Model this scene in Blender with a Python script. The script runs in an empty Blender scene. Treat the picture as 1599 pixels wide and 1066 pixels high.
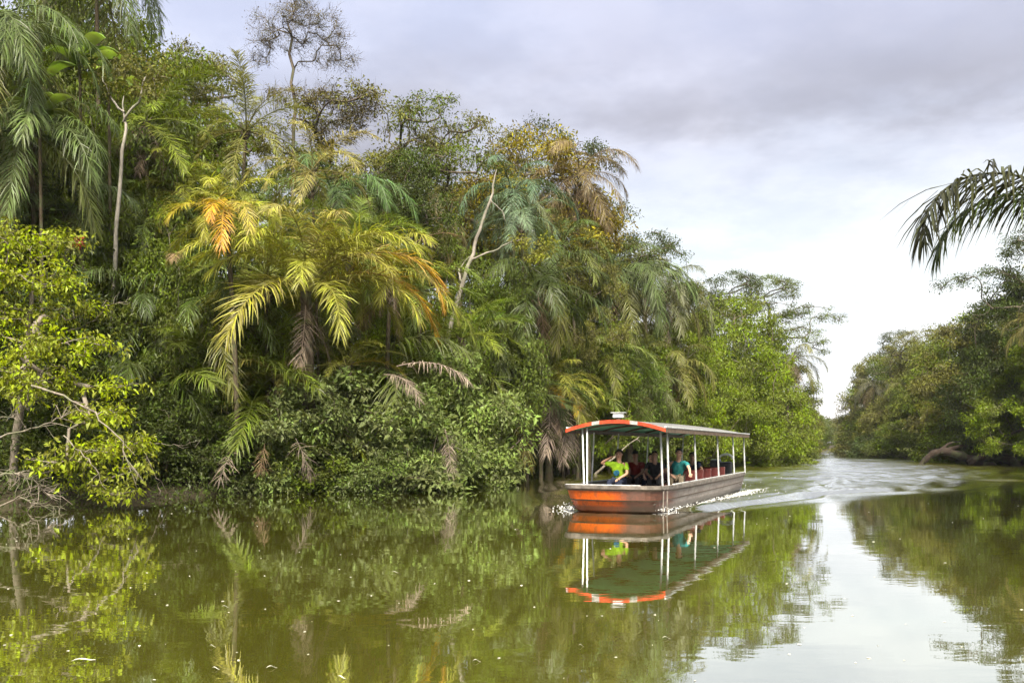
import bpy, bmesh, math, random
import numpy as np
from mathutils import Vector, Matrix

scene = bpy.context.scene
COL = scene.collection
PI = math.pi
rad = math.radians

# ---------------------------------------------------------------- camera
CAM_H = 1.85
FPX, HORIZON, CX = 1400.0, 693.0, 800.0          # focal length, eye level and centre in photo pixels
cam_data = bpy.data.cameras.new('camera')
cam_data.sensor_width = 36.0
cam_data.lens = FPX / 1599.0 * 36.0
cam_data.shift_y = (HORIZON - 533.0) / 1599.0
cam_data.clip_start = 0.1
cam_data.clip_end = 6000.0
cam = bpy.data.objects.new('camera', cam_data)
cam.location = (0, 0, CAM_H)
cam.rotation_euler = (PI / 2, 0, 0)
COL.objects.link(cam)
scene.camera = cam

# ---------------------------------------------------------------- sky, sun, exposure
SUN_DIR = Vector((0.03, -0.74, 0.84)).normalized()   # towards the sun, high behind the camera
SUN_ELEV = math.asin(SUN_DIR.z)
world = bpy.data.worlds.new('World')
scene.world = world
world.use_nodes = True
nt = world.node_tree
nt.nodes.clear()
def wn(kind, **kw):
    n = nt.nodes.new(kind)
    for k, v in kw.items():
        setattr(n, k, v)
    return n
def wl(a, b):
    nt.links.new(a, b)
def wmath(op, a, b=None, clamp=False):
    n = wn('ShaderNodeMath', operation=op)
    n.use_clamp = clamp
    for i, v in enumerate((a, b)):
        if v is None:
            continue
        if isinstance(v, (int, float)):
            n.inputs[i].default_value = v
        else:
            wl(v, n.inputs[i])
    return n.outputs[0]
out = wn('ShaderNodeOutputWorld')
sky = wn('ShaderNodeTexSky', sky_type='NISHITA')
sky.sun_disc = False
sky.sun_elevation = SUN_ELEV
sky.sun_rotation = math.atan2(SUN_DIR.x, SUN_DIR.y)
sky.air_density = 1.0
sky.dust_density = 2.0
bg_sky = wn('ShaderNodeBackground')
bg_sky.inputs['Strength'].default_value = 0.08
wl(sky.outputs[0], bg_sky.inputs['Color'])
tc = wn('ShaderNodeTexCoord')
sep = wn('ShaderNodeSeparateXYZ')
wl(tc.outputs['Generated'], sep.inputs[0])
zz = wmath('MAXIMUM', sep.outputs['Z'], 0.0)
den = wmath('ADD', zz, 0.16)
px_ = wmath('DIVIDE', sep.outputs['X'], den)
py_ = wmath('DIVIDE', sep.outputs['Y'], den)
comb = wn('ShaderNodeCombineXYZ')
wl(px_, comb.inputs[0]); wl(py_, comb.inputs[1])
def wnoise(scale, detail, off, rough=0.55):
    mp = wn('ShaderNodeMapping')
    mp.inputs['Location'].default_value = off
    wl(comb.outputs[0], mp.inputs['Vector'])
    n = wn('ShaderNodeTexNoise')
    n.inputs['Scale'].default_value = scale
    n.inputs['Detail'].default_value = detail
    n.inputs['Roughness'].default_value = rough
    wl(mp.outputs[0], n.inputs['Vector'])
    return n.outputs['Fac']
def wramp(fac, stops):
    r = wn('ShaderNodeValToRGB')
    els = r.color_ramp.elements
    while len(els) < len(stops):
        els.new(0.5)
    for e, (p, c) in zip(els, stops):
        e.position = p
        e.color = (*c, 1)
    r.color_ramp.interpolation = 'EASE'
    wl(fac, r.inputs[0])
    return r.outputs[0]
def wmix(fac, a, b):
    m = wn('ShaderNodeMix', data_type='RGBA')
    if isinstance(fac, (int, float)):
        m.inputs[0].default_value = fac
    else:
        wl(fac, m.inputs[0])
    for s, v in ((m.inputs[6], a), (m.inputs[7], b)):
        if isinstance(v, tuple):
            s.default_value = (*v, 1)
        else:
            wl(v, s)
    return m.outputs[2]
# a bright uneven veil, bluer overhead, with soft grey cloud masses and whiter openings
n_big = wnoise(0.75, 6, (2.35, 0.9, 0), 0.5)
n_mid = wnoise(1.6, 7, (1.7, 5.2, 0), 0.6)
n_open = wnoise(1.1, 5, (6.3, 2.2, 0), 0.5)
zd = wmath('ADD', zz, wmath('MULTIPLY', wmath('SUBTRACT', n_mid, 0.5), 0.12))
veil = wramp(zd, [(0.0, (0.50, 0.485, 0.475)), (0.10, (0.475, 0.475, 0.475)), (0.19, (0.44, 0.46, 0.465)),
                  (0.30, (0.345, 0.355, 0.41)), (0.42, (0.325, 0.34, 0.425)), (1.0, (0.36, 0.39, 0.48))])
opening = wramp(n_open, [(0.42, (0.88, 0.915, 0.94)), (0.60, (1.10, 1.08, 1.06))])
mul = wn('ShaderNodeMix', data_type='RGBA', blend_type='MULTIPLY')
mul.inputs[0].default_value = 1.0
wl(veil, mul.inputs[6])
n_det = wnoise(3.2, 7, (4.4, 1.3, 0), 0.6)
wl(wmix(0.5, opening, wramp(n_det, [(0.36, (0.86, 0.87, 0.90)), (0.64, (1.14, 1.12, 1.09))])), mul.inputs[7])
low = wmath('MULTIPLY', wmath('SUBTRACT', zd, 0.235), 12.0, clamp=True)          # cloud masses ride above the horizon glow
high = wmath('SUBTRACT', 1.0, wmath('MULTIPLY', wmath('SUBTRACT', zd, 0.31), 6.0, clamp=True))
cover = wramp(wmath('ADD', n_big, wmath('MULTIPLY', wmath('SUBTRACT', n_mid, 0.5), 0.5)), [(0.40, (0, 0, 0)), (0.60, (1, 1, 1))])
bandf = wmath('MULTIPLY', wmath('MULTIPLY', wmath('MULTIPLY', low, high), cover), 0.95)
cl = wmix(bandf, mul.outputs[2], (0.172, 0.165, 0.186))
bg_cl = wn('ShaderNodeBackground')
bg_cl.inputs['Strength'].default_value = 0.80
wl(cl, bg_cl.inputs['Color'])
mixw = wn('ShaderNodeMixShader')
mixw.inputs[0].default_value = 0.93
wl(bg_sky.outputs[0], mixw.inputs[1]); wl(bg_cl.outputs[0], mixw.inputs[2])
wl(mixw.outputs[0], out.inputs['Surface'])

sun_data = bpy.data.lights.new('sun', 'SUN')
sun_data.energy = 4.8
sun_data.angle = rad(20)
sun_data.color = (1.0, 0.93, 0.78)
sun = bpy.data.objects.new('sun', sun_data)
sun.rotation_euler = SUN_DIR.to_track_quat('Z', 'Y').to_euler()
sun.location = (0, -20, 60)
COL.objects.link(sun)

vs = scene.view_settings
vs.view_transform = 'Standard'
vs.look = 'None'
vs.gamma = 1.0
vs.exposure = 1.62
vs.use_curve_mapping = False
cy = scene.cycles
cy.max_bounces = 5
cy.diffuse_bounces = 2
cy.glossy_bounces = 2
cy.transmission_bounces = 2
cy.use_adaptive_sampling = True
cy.adaptive_threshold = 0.02
cy.transparent_max_bounces = 4
cy.volume_bounces = 0
cy.caustics_reflective = False
cy.caustics_refractive = False
cy.use_light_tree = False
cy.use_denoising = True
cy.denoiser = 'OPENIMAGEDENOISE'
cy.sample_clamp_indirect = 6.0

# ---------------------------------------------------------------- helpers
def P(px, py, d):
    """Point that stands at distance d on the line of sight through a photo pixel."""
    return Vector(((px - CX) / FPX * d, d, CAM_H - (py - HORIZON) / FPX * d))
def tag(o, label=None, cat=None, group=None, kind=None):
    if label: o['label'] = label
    if cat: o['category'] = cat
    if group: o['group'] = group
    if kind: o['kind'] = kind
    return o
def link(o, parent=None):
    COL.objects.link(o)
    if parent is not None:
        o.parent = parent
    return o
def empty(name, loc, rz=0.0):
    o = bpy.data.objects.new(name, None)
    o.empty_display_size = 0.3
    o.location = loc
    o.rotation_euler = (0, 0, rz)
    return link(o)
def np_mesh(name, V, polys, mats, smooth=False, attrs=None, pmat=None):
    """polys: list of (k x n) index arrays."""
    me = bpy.data.meshes.new(name)
    V = np.ascontiguousarray(V, dtype=np.float32)
    me.vertices.add(len(V))
    me.vertices.foreach_set('co', V.ravel())
    loops = np.concatenate([p.ravel() for p in polys]).astype(np.int32)
    tot = np.concatenate([np.full(len(p), p.shape[1], np.int32) for p in polys])
    start = np.concatenate([[0], np.cumsum(tot)[:-1]]).astype(np.int32)
    me.loops.add(len(loops))
    me.loops.foreach_set('vertex_index', loops)
    me.polygons.add(len(tot))
    me.polygons.foreach_set('loop_start', start)
    if pmat is not None:
        me.polygons.foreach_set('material_index', np.ascontiguousarray(pmat, dtype=np.int32))
    me.polygons.foreach_set('use_smooth', np.full(len(tot), bool(smooth)))
    for k, a in (attrs or {}).items():
        at = me.attributes.new(k, 'FLOAT', 'POINT')
        at.data.foreach_set('value', np.ascontiguousarray(a, dtype=np.float32))
    me.update(calc_edges=True)
    for m in (mats if isinstance(mats, (list, tuple)) else [mats]):
        me.materials.append(m)
    return me
def obj(name, me, parent=None, color=None):
    o = bpy.data.objects.new(name, me)
    if color is not None:
        o.color = (*color[:3], 1)
    return link(o, parent)
def unit(a):
    return a / np.maximum(np.linalg.norm(a, axis=-1, keepdims=True), 1e-9)

class Tubes:
    """Collects tapered tubes into one mesh."""
    def __init__(self):
        self.V, self.Q, self.n = [], [], 0
    def add(self, pts, radii, sides=6, cap=True):
        pts = np.asarray(pts, float); radii = np.asarray(radii, float)
        k = len(pts)
        T = unit(np.gradient(pts, axis=0))
        ref = np.array([0.0, 0.0, 1.0]) if abs(T[0][2]) < 0.9 else np.array([1.0, 0.0, 0.0])
        A = unit(np.cross(T, ref)); B = np.cross(T, A)
        th = np.linspace(0, 2 * PI, sides, endpoint=False)
        ring = (A[:, None, :] * np.cos(th)[None, :, None] + B[:, None, :] * np.sin(th)[None, :, None]) * radii[:, None, None]
        self.V.append((pts[:, None, :] + ring).reshape(-1, 3))
        i = np.arange(k - 1)[:, None] * sides; j = np.arange(sides)[None, :]; j2 = (j + 1) % sides
        q = np.stack([i + j, i + j2, i + sides + j2, i + sides + j], -1).reshape(-1, 4) + self.n
        self.Q.append(q)
        self.n += k * sides
    def mesh(self, name, mat, smooth=True):
        return np_mesh(name, np.concatenate(self.V), [np.concatenate(self.Q)], mat, smooth)

class Boxes:
    """bmesh collector of boxes and bars, built as one mesh part."""
    def __init__(self):
        self.bm = bmesh.new()
    def box(self, c, s, rot=None):
        m = Matrix.Translation(c) @ (rot.to_4x4() if rot is not None else Matrix()) @ Matrix.Diagonal((*s, 1))
        bmesh.ops.create_cube(self.bm, size=1.0, matrix=m)
        return self
    def bar(self, a, b, w, h=None):
        a, b = Vector(a), Vector(b); d = b - a
        q = d.to_track_quat('X', 'Z').to_matrix()
        return self.box((a + b) / 2, (d.length, w, h or w), q)
    def build(self, name, mat, parent=None, bevel=0.0, smooth=False):
        if bevel:
            bmesh.ops.bevel(self.bm, geom=list(self.bm.edges), offset=bevel, segments=2, affect='EDGES', profile=0.6)
        me = bpy.data.meshes.new(name)
        self.bm.to_mesh(me); self.bm.free()
        me.materials.append(mat)
        for p in me.polygons: p.use_smooth = smooth
        return obj(name, me, parent)

# ---------------------------------------------------------------- materials
def new_mat(name):
    m = bpy.data.materials.new(name)
    m.use_nodes = True
    m.node_tree.nodes.clear()
    return m
class NT:
    def __init__(self, m):
        self.t = m.node_tree
    def n(self, kind, **kw):
        x = self.t.nodes.new(kind)
        for k, v in kw.items():
            if k.startswith('i_'):
                x.inputs[k[2:].replace('_', ' ')].default_value = v
            else:
                setattr(x, k, v)
        return x
    def l(self, a, b):
        self.t.links.new(a, b)
    def put(self, sock, v):
        if isinstance(v, tuple):
            sock.default_value = (*v, 1) if len(v) == 3 and sock.type == 'RGBA' else v
        elif isinstance(v, (int, float)):
            sock.default_value = v
        else:
            self.l(v, sock)
    def math(self, op, a, b=0.0, clamp=False):
        x = self.n('ShaderNodeMath', operation=op); x.use_clamp = clamp
        self.put(x.inputs[0], a); self.put(x.inputs[1], b)
        return x.outputs[0]
    def mix(self, f, a, b, blend='MIX'):
        x = self.n('ShaderNodeMix', data_type='RGBA', blend_type=blend)
        self.put(x.inputs[0], f); self.put(x.inputs[6], a); self.put(x.inputs[7], b)
        return x.outputs[2]
    def noise(self, scale, detail=3, vec=None, rough=0.55):
        x = self.n('ShaderNodeTexNoise')
        x.inputs['Scale'].default_value = scale; x.inputs['Detail'].default_value = detail
        x.inputs['Roughness'].default_value = rough
        if vec is not None: self.l(vec, x.inputs['Vector'])
        return x.outputs['Fac']
    def ramp(self, f, stops):
        r = self.n('ShaderNodeValToRGB'); e = r.color_ramp.elements
        while len(e) < len(stops): e.new(0.5)
        for a, (p, c) in zip(e, stops):
            a.position = p; a.color = (*c, 1) if len(c) == 3 else c
        self.l(f, r.inputs[0])
        return r.outputs[0]
    def bsdf(self, color, rough=0.6, spec=0.3, metal=0.0, bump=None, bstr=0.3, bdist=0.02):
        b = self.n('ShaderNodeBsdfPrincipled')
        self.put(b.inputs['Base Color'], color); self.put(b.inputs['Roughness'], rough)
        b.inputs['Specular IOR Level'].default_value = spec
        b.inputs['Metallic'].default_value = metal
        if bump is not None:
            bp = self.n('ShaderNodeBump'); bp.inputs['Strength'].default_value = bstr; bp.inputs['Distance'].default_value = bdist
            self.l(bump, bp.inputs['Height']); self.l(bp.outputs[0], b.inputs['Normal'])
        return b
    def done(self, shader):
        o = self.n('ShaderNodeOutputMaterial')
        self.l(shader, o.inputs['Surface'])

def leaf_material(name, trans=0.34, gloss=0.2, tip=None):
    """Foliage: the object's own colour, varied leaf by leaf and spray by spray, lit through from behind."""
    m = new_mat(name); t = NT(m)
    oi = t.n('ShaderNodeObjectInfo')
    geo = t.n('ShaderNodeNewGeometry')
    at = t.n('ShaderNodeAttribute', attribute_name='spray')
    hsv = t.n('ShaderNodeHueSaturation')
    isl = geo.outputs['Random Per Island']
    hue = t.math('ADD', 0.462, t.math('MULTIPLY', isl, 0.03))
    hue = t.math('ADD', hue, t.math('MULTIPLY', at.outputs['Fac'], 0.022))
    t.put(hsv.inputs['Hue'], hue)
    t.put(hsv.inputs['Saturation'], t.math('ADD', 0.98, t.math('MULTIPLY', at.outputs['Fac'], 0.2)))
    val = t.math('MULTIPLY', t.math('ADD', 0.62, t.math('MULTIPLY', isl, 0.75)), t.math('ADD', 0.72, t.math('MULTIPLY', at.outputs['Fac'], 0.6)))
    t.put(hsv.inputs['Value'], val)
    base = oi.outputs['Color']
    if tip is not None:
        ta = t.n('ShaderNodeAttribute', attribute_name='tip')
        f = t.math('MULTIPLY', t.math('SUBTRACT', ta.outputs['Fac'], tip[0], True), tip[1], True)
        base = t.mix(f, base, tip[2])
    t.put(hsv.inputs['Color'], base)
    b = t.bsdf(hsv.outputs[0], 0.46, gloss)
    tr = t.n('ShaderNodeBsdfTranslucent')
    t.put(tr.inputs['Color'], t.mix(1.0, hsv.outputs[0], (1.25, 1.2, 0.6), 'MULTIPLY'))
    mx = t.n('ShaderNodeMixShader'); mx.inputs[0].default_value = trans
    t.l(b.outputs[0], mx.inputs[1]); t.l(tr.outputs[0], mx.inputs[2])
    t.done(mx.outputs[0])
    return m
M = {}
M['leaf'] = leaf_material('leaf')
M['frond'] = leaf_material('frond', 0.28, 0.3)
M['frond_turning'] = leaf_material('frond_turning', 0.3, 0.35, (0.40, 1.6, (0.50, 0.31, 0.075)))
M['dead_frond'] = leaf_material('dead_frond', 0.12, 0.15)

def bark_material(name, c1, c2, scale=6.0):
    m = new_mat(name); t = NT(m)
    tcn = t.n('ShaderNodeTexCoord')
    mp = t.n('ShaderNodeMapping'); mp.inputs['Scale'].default_value = (1, 1, 0.35)
    t.l(tcn.outputs['Object'], mp.inputs['Vector'])
    n1 = t.noise(scale, 6, mp.outputs[0], 0.65)
    n2 = t.noise(scale * 0.22, 3, tcn.outputs['Object'])
    c = t.ramp(n1, [(0.32, c1), (0.68, c2)])
    c = t.mix(t.ramp(n2, [(0.5, (0, 0, 0)), (0.68, (0.7, 0.7, 0.7))]), c, (0.09, 0.11, 0.05))
    b = t.bsdf(c, 0.85, 0.15, bump=n1, bstr=0.6, bdist=0.04)
    t.done(b.outputs[0])
    return m
M['bark'] = bark_material('bark', (0.045, 0.034, 0.024), (0.13, 0.105, 0.08))
M['bark_pale'] = bark_material('bark_pale', (0.12, 0.105, 0.085), (0.30, 0.265, 0.225), 4.0)
M['bark_white'] = bark_material('bark_white', (0.17, 0.15, 0.125), (0.40, 0.365, 0.315), 7.0)
M['deadwood'] = bark_material('deadwood', (0.11, 0.088, 0.068), (0.27, 0.23, 0.185), 9.0)
M['fibre'] = bark_material('fibre', (0.035, 0.028, 0.018), (0.11, 0.085, 0.055), 14.0)
M['wet_log'] = bark_material('wet_log', (0.012, 0.009, 0.007), (0.040, 0.028, 0.021), 5.0)
def earth_material():
    m = new_mat('earth'); t = NT(m)
    tcn = t.n('ShaderNodeTexCoord')
    n = t.noise(0.8, 8, tcn.outputs['Object'], 0.65)
    c = t.ramp(n, [(0.3, (0.018, 0.014, 0.009)), (0.55, (0.045, 0.036, 0.02)), (0.72, (0.04, 0.05, 0.018))])
    b = t.bsdf(c, 0.9, 0.2, bump=n, bstr=0.8, bdist=0.2)
    t.done(b.outputs[0])
    return m
M['earth'] = earth_material()
def plain(name, c, rough=0.5, spec=0.4, metal=0.0, wear=0.25, scale=9.0):
    """Paint or cloth with an uneven, slightly soiled surface."""
    m = new_mat(name); t = NT(m)
    tcn = t.n('ShaderNodeTexCoord')
    n = t.noise(scale, 5, tcn.outputs['Object'], 0.6)
    lo = tuple(x * (1 - wear) for x in c); hi = tuple(min(1, x * (1 + wear * 0.5)) for x in c)
    col = t.ramp(n, [(0.35, lo), (0.65, hi)])
    b = t.bsdf(col, rough, spec, metal, bump=n, bstr=0.08, bdist=0.01)
    t.done(b.outputs[0])
    return m

# ---------------------------------------------------------------- where the boat lies (used by its wake)
FWD = np.array([-0.404, -0.915]); PORT = np.array([0.915, -0.404])
BOAT_O = np.array([5.32, 30.5])
BOAT_ROT = math.atan2(FWD[1], FWD[0])
def vnoise(x, y, seed, scale):
    """Cheap smooth value noise on numpy arrays, 0..1."""
    r = np.random.default_rng(seed); tab = r.random((256, 256))
    u, v = x * scale, y * scale
    i, j = np.floor(u).astype(int), np.floor(v).astype(int)
    a, b = u - i, v - j
    a, b = a * a * (3 - 2 * a), b * b * (3 - 2 * b)
    g = lambda p, q: tab[p % 256, q % 256]
    return (g(i, j) * (1 - a) + g(i + 1, j) * a) * (1 - b) + (g(i, j + 1) * (1 - a) + g(i + 1, j + 1) * a) * b

# ---------------------------------------------------------------- water
def sst(x, a, b):
    t = np.clip((x - a) / (b - a), 0, 1)
    return t * t * (3 - 2 * t)
def wake_height(X, Y):
    dx, dy = X - BOAT_O[0], Y - BOAT_O[1]
    u = dx * FWD[0] + dy * FWD[1]; v = dx * PORT[0] + dy * PORT[1]
    s = 6.3 - u                                     # distance behind the bow
    sp = np.maximum(s, 0.0)
    side = np.abs(v)
    wob = (vnoise(X, Y, 3, 0.22) - 0.5) * 2.6 + (vnoise(X, Y, 4, 0.6) - 0.5) * 0.9
    # diverging bow waves, a train of crests inside the arm
    arm = 1.35 + 0.30 * sp
    q = side - arm + wob * np.clip(sp / 20, 0, 1)
    amp = 0.15 * (0.35 + 1.2 * vnoise(X, Y, 16, 0.25)) * np.exp(-sp / 40.0) * sst(sp, 0.2, 3.0)
    w = 0.75 + 0.075 * sp
    h = amp * np.cos(2 * PI * q / (1.05 + 0.035 * sp) + 1.5 * vnoise(X, Y, 15, 0.4)) * np.exp(-(q / w) ** 2)
    q2 = side - 0.55 * arm + wob * 0.5
    h += 0.5 * amp * np.cos(2 * PI * q2 / 1.3) * np.exp(-(q2 / (0.8 * w)) ** 2) * sst(sp, 8, 16)
    # transverse waves astern and churned water
    inside = 1 - sst(side, 0.75 * arm, arm)
    aft = sst(sp, 13.5, 18)
    h += 0.055 * np.cos(2 * PI * sp / 3.4 + 0.12 * v * v / (1 + 0.02 * sp)) * inside * aft * np.exp(-sp / 70)
    tb = (1 - sst(side, 1.0 + 0.09 * sp, 2.2 + 0.12 * sp)) * aft * np.exp(-sp / 80)
    h += tb * 0.10 * (vnoise(X, Y, 5, 1.1) - 0.5) + tb * 0.06 * (vnoise(X, Y, 6, 2.3) - 0.5)
    # older wash rolling across the channel
    rough = (0.35 + 0.65 * sst(vnoise(X, Y, 8, 0.06), 0.3, 0.6)) * sst(sp, 14, 34) * (1 - sst(side, 6 + 0.05 * sp, 12 + 0.07 * sp))
    h += rough * 0.085 * np.sin(2 * PI * (0.25 * X + Y * 0.97) / 2.7 + 4 * vnoise(X, Y, 11, 0.12))
    h += rough * 0.08 * (vnoise(X, Y, 12, 0.7) - 0.5)
    inwake = np.clip(inside * sst(sp, 1, 6) * np.exp(-sp / 120) + 0.8 * np.exp(-(q / (w * 1.4)) ** 2) * sst(sp, .2, 3) * np.exp(-sp / 60) + 0.7 * rough, 0, 1)
    along = 5.9 - u
    fm = np.exp(-((v - 1.42 - 0.030 * np.maximum(along, 0)) / (0.16 + 0.02 * np.maximum(along, 0))) ** 2) * sst(along, -0.4, 0.6) * (1 - sst(along, 12, 20))
    fm += 0.9 * np.exp(-((u - 6.0) / 0.35) ** 2 - ((v + 1.45) / 0.35) ** 2) + 0.8 * np.exp(-((u - 5.9) / 0.35) ** 2) * (side < 1.6)
    fm += 0.22 * np.exp(-(v / (0.7 + 0.05 * sp)) ** 2) * sst(sp, 14.0, 15.5) * (1 - sst(sp, 18, 34))
    fm += 0.22 * np.exp(-((q - 0.1) / 0.35) ** 2) * sst(sp, 4, 9) * (1 - sst(sp, 16, 30)) * (v > 0)
    hull = (np.abs(v) < 1.5) & (u < 6.9) & (u > -8)
    h = np.where(hull, -0.06, h)
    return h, inwake, np.clip(fm, 0, 1)
def water_material():
    m = new_mat('river_water'); t = NT(m)
    tcn = t.n('ShaderNodeTexCoord')
    mp = t.n('ShaderNodeMapping'); mp.inputs['Scale'].default_value = (0.8, 1.5, 1)
    t.l(tcn.outputs['Object'], mp.inputs['Vector'])
    at = t.n('ShaderNodeAttribute', attribute_name='wake')
    n1 = t.noise(0.9, 3, mp.outputs[0], 0.5)
    n2 = t.noise(3.2, 3, mp.outputs[0], 0.55)
    calm = t.math('ADD', t.math('MULTIPLY', n1, 0.0028), t.math('MULTIPLY', n2, 0.0004))
    n3 = t.noise(4.5, 4, mp.outputs[0], 0.6)
    hgt = t.math('ADD', calm, t.math('MULTIPLY', t.math('MULTIPLY', n3, at.outputs['Fac']), 0.032))
    nc = t.noise(0.11, 4, tcn.outputs['Object'])
    col = t.ramp(nc, [(0.35, (0.084, 0.082, 0.010)), (0.65, (0.104, 0.098, 0.016))])
    bp = t.n('ShaderNodeBump'); bp.inputs['Strength'].default_value = 1.0; bp.inputs['Distance'].default_value = 1.0
    t.l(hgt, bp.inputs['Height'])
    df = t.n('ShaderNodeBsdfDiffuse'); t.l(col, df.inputs['Color'])
    gl = t.n('ShaderNodeBsdfGlossy'); gl.inputs['Roughness'].default_value = 0.015; gl.inputs['Color'].default_value = (0.97, 0.98, 1.0, 1)
    t.l(bp.outputs[0], gl.inputs['Normal'])
    fr = t.n('ShaderNodeFresnel'); fr.inputs['IOR'].default_value = 1.36; t.l(bp.outputs[0], fr.inputs['Normal'])
    fac = t.math('ADD', 0.56, t.math('MULTIPLY', fr.outputs[0], 0.58), True)
    mx = t.n('ShaderNodeMixShader'); t.l(fac, mx.inputs[0]); t.l(df.outputs[0], mx.inputs[1]); t.l(gl.outputs[0], mx.inputs[2])
    fa = t.n('ShaderNodeAttribute', attribute_name='foam')
    nf = t.noise(5.0, 8, tcn.outputs['Object'], 0.72)
    ff = t.math('MULTIPLY', t.math('SUBTRACT', t.math('ADD', nf, t.math('MULTIPLY', fa.outputs['Fac'], 0.34)), 0.74), 10.0, True)
    fd = t.bsdf((0.62, 0.62, 0.60), 0.6, 0.3, bump=nf, bstr=0.7, bdist=0.05)
    m2 = t.n('ShaderNodeMixShader'); t.l(t.math('MULTIPLY', ff, 0.85), m2.inputs[0]); t.l(mx.outputs[0], m2.inputs[1]); t.l(fd.outputs[0], m2.inputs[2])
    t.done(m2.outputs[0])
    return m
M['water'] = water_material()
def axis(fine0, fine1, step, lo, hi):
    a = [fine0]; s = step
    left = []
    x = fine0
    while x > lo:
        s *= 1.35; x -= s; left.append(x)
    right = []; x = fine1; s = step
    while x < hi:
        s *= 1.35; x += s; right.append(x)
    return np.array(left[::-1] + list(np.arange(fine0, fine1 + step / 2, step)) + right)
xs = axis(-14, 62, 0.20, -1000, 1000); ys = axis(19, 122, 0.22, -1000, 1700)
XX, YY = np.meshgrid(xs, ys)
H, WK, FM = wake_height(XX, YY)
edge = sst(XX, -14, -8) * (1 - sst(XX, 55, 62)) * sst(YY, 19, 22) * (1 - sst(YY, 108, 122))
H *= edge
nx, ny = len(xs), len(ys)
ii = (np.arange(ny - 1)[:, None] * nx + np.arange(nx - 1)[None, :]).ravel()
water = obj('river_water', np_mesh('river_water', np.stack([XX, YY, H], -1).reshape(-1, 3),
            [np.stack([ii, ii + 1, ii + nx + 1, ii + nx], -1)], M['water'], True, {'wake': WK.ravel(), 'foam': FM.ravel()}))
tag(water, 'still murky green river reflecting trees and sky', kind='structure')

# ---------------------------------------------------------------- banks
LEFT = [(-70, -60), (-38, 0), (-24, 14), (-16.2, 26.0), (-10.6, 33.2), (-6.6, 38.5), (-2.0, 45), (3.0, 58), (13, 74), (25, 90), (40.5, 124), (62, 181), (92, 262), (140, 330), (260, 380)]
RIGHT = [(-10, -60), (3, 0), (11.5, 16), (25.5, 40), (43.5, 73), (54, 100), (66, 145), (79, 210), (97, 268), (150, 318), (270, 362)]
def resample(pl, step, seed, jit):
    pl = np.array(pl, float)
    seg = np.linalg.norm(np.diff(pl, axis=0), axis=1); s = np.concatenate([[0], np.cumsum(seg)])
    q = np.arange(0, s[-1], step)
    pts = np.stack([np.interp(q, s, pl[:, k]) for k in (0, 1)], -1)
    r = np.random.default_rng(seed)
    n = r.normal(0, jit, pts.shape)
    for _ in range(2):
        n = (np.roll(n, 1, 0) + n * 2 + np.roll(n, -1, 0)) / 4
    return pts + n
SHORE = {'left': resample(LEFT, 2.0, 1, 0.55), 'right': resample(RIGHT, 2.0, 2, 0.55)}
def inland(side):
    p = SHORE[side]; T = unit(np.gradient(p, axis=0))
    s = 1 if side == 'left' else -1
    n = np.stack([-T[:, 1] * s, T[:, 0] * s], -1)
    for _ in range(6):
        n = unit(np.roll(n, 1, 0) + n + np.roll(n, -1, 0))
    return n
INL = {k: inland(k) for k in SHORE}
OFFS = np.array([-2.0, -0.3, 0.15, 0.7, 2.5, 7, 22, 70, 260]); HGT = np.array([-1.2, -0.25, 0.12, 0.38, 0.6, 0.9, 1.4, 2.0, 3.0])
def ground_z(x, y):
    best = (1e9, 0)
    for k in SHORE:
        p = SHORE[k]; d = np.hypot(p[:, 0] - x, p[:, 1] - y); i = int(d.argmin())
        if d[i] < best[0]:
            s = float(np.dot(np.array([x, y]) - p[i], INL[k][i])); best = (d[i], d[i] if s > 0 else -d[i])
    return float(np.interp(best[1], OFFS, HGT))
for k, lab in (('left', 'low dark earth bank under the palms'), ('right', 'low dark earth bank beyond the fallen log')):
    p, n = SHORE[k], INL[k]
    rr = np.random.default_rng(5)
    V = np.concatenate([np.concatenate([p + n * o, np.full((len(p), 1), h) + rr.normal(0, 0.06 if o > 0 else 0.02, (len(p), 1))], 1) for o, h in zip(OFFS, HGT)])
    m_ = len(p); i0 = (np.arange(len(OFFS) - 1)[:, None] * m_ + np.arange(m_ - 1)[None, :]).ravel()
    tag(obj(f'{k}_bank_ground', np_mesh('bank_ground', V, [np.stack([i0, i0 + m_, i0 + m_ + 1, i0 + 1], -1)], M['earth'], True)), lab, kind='structure')

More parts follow.
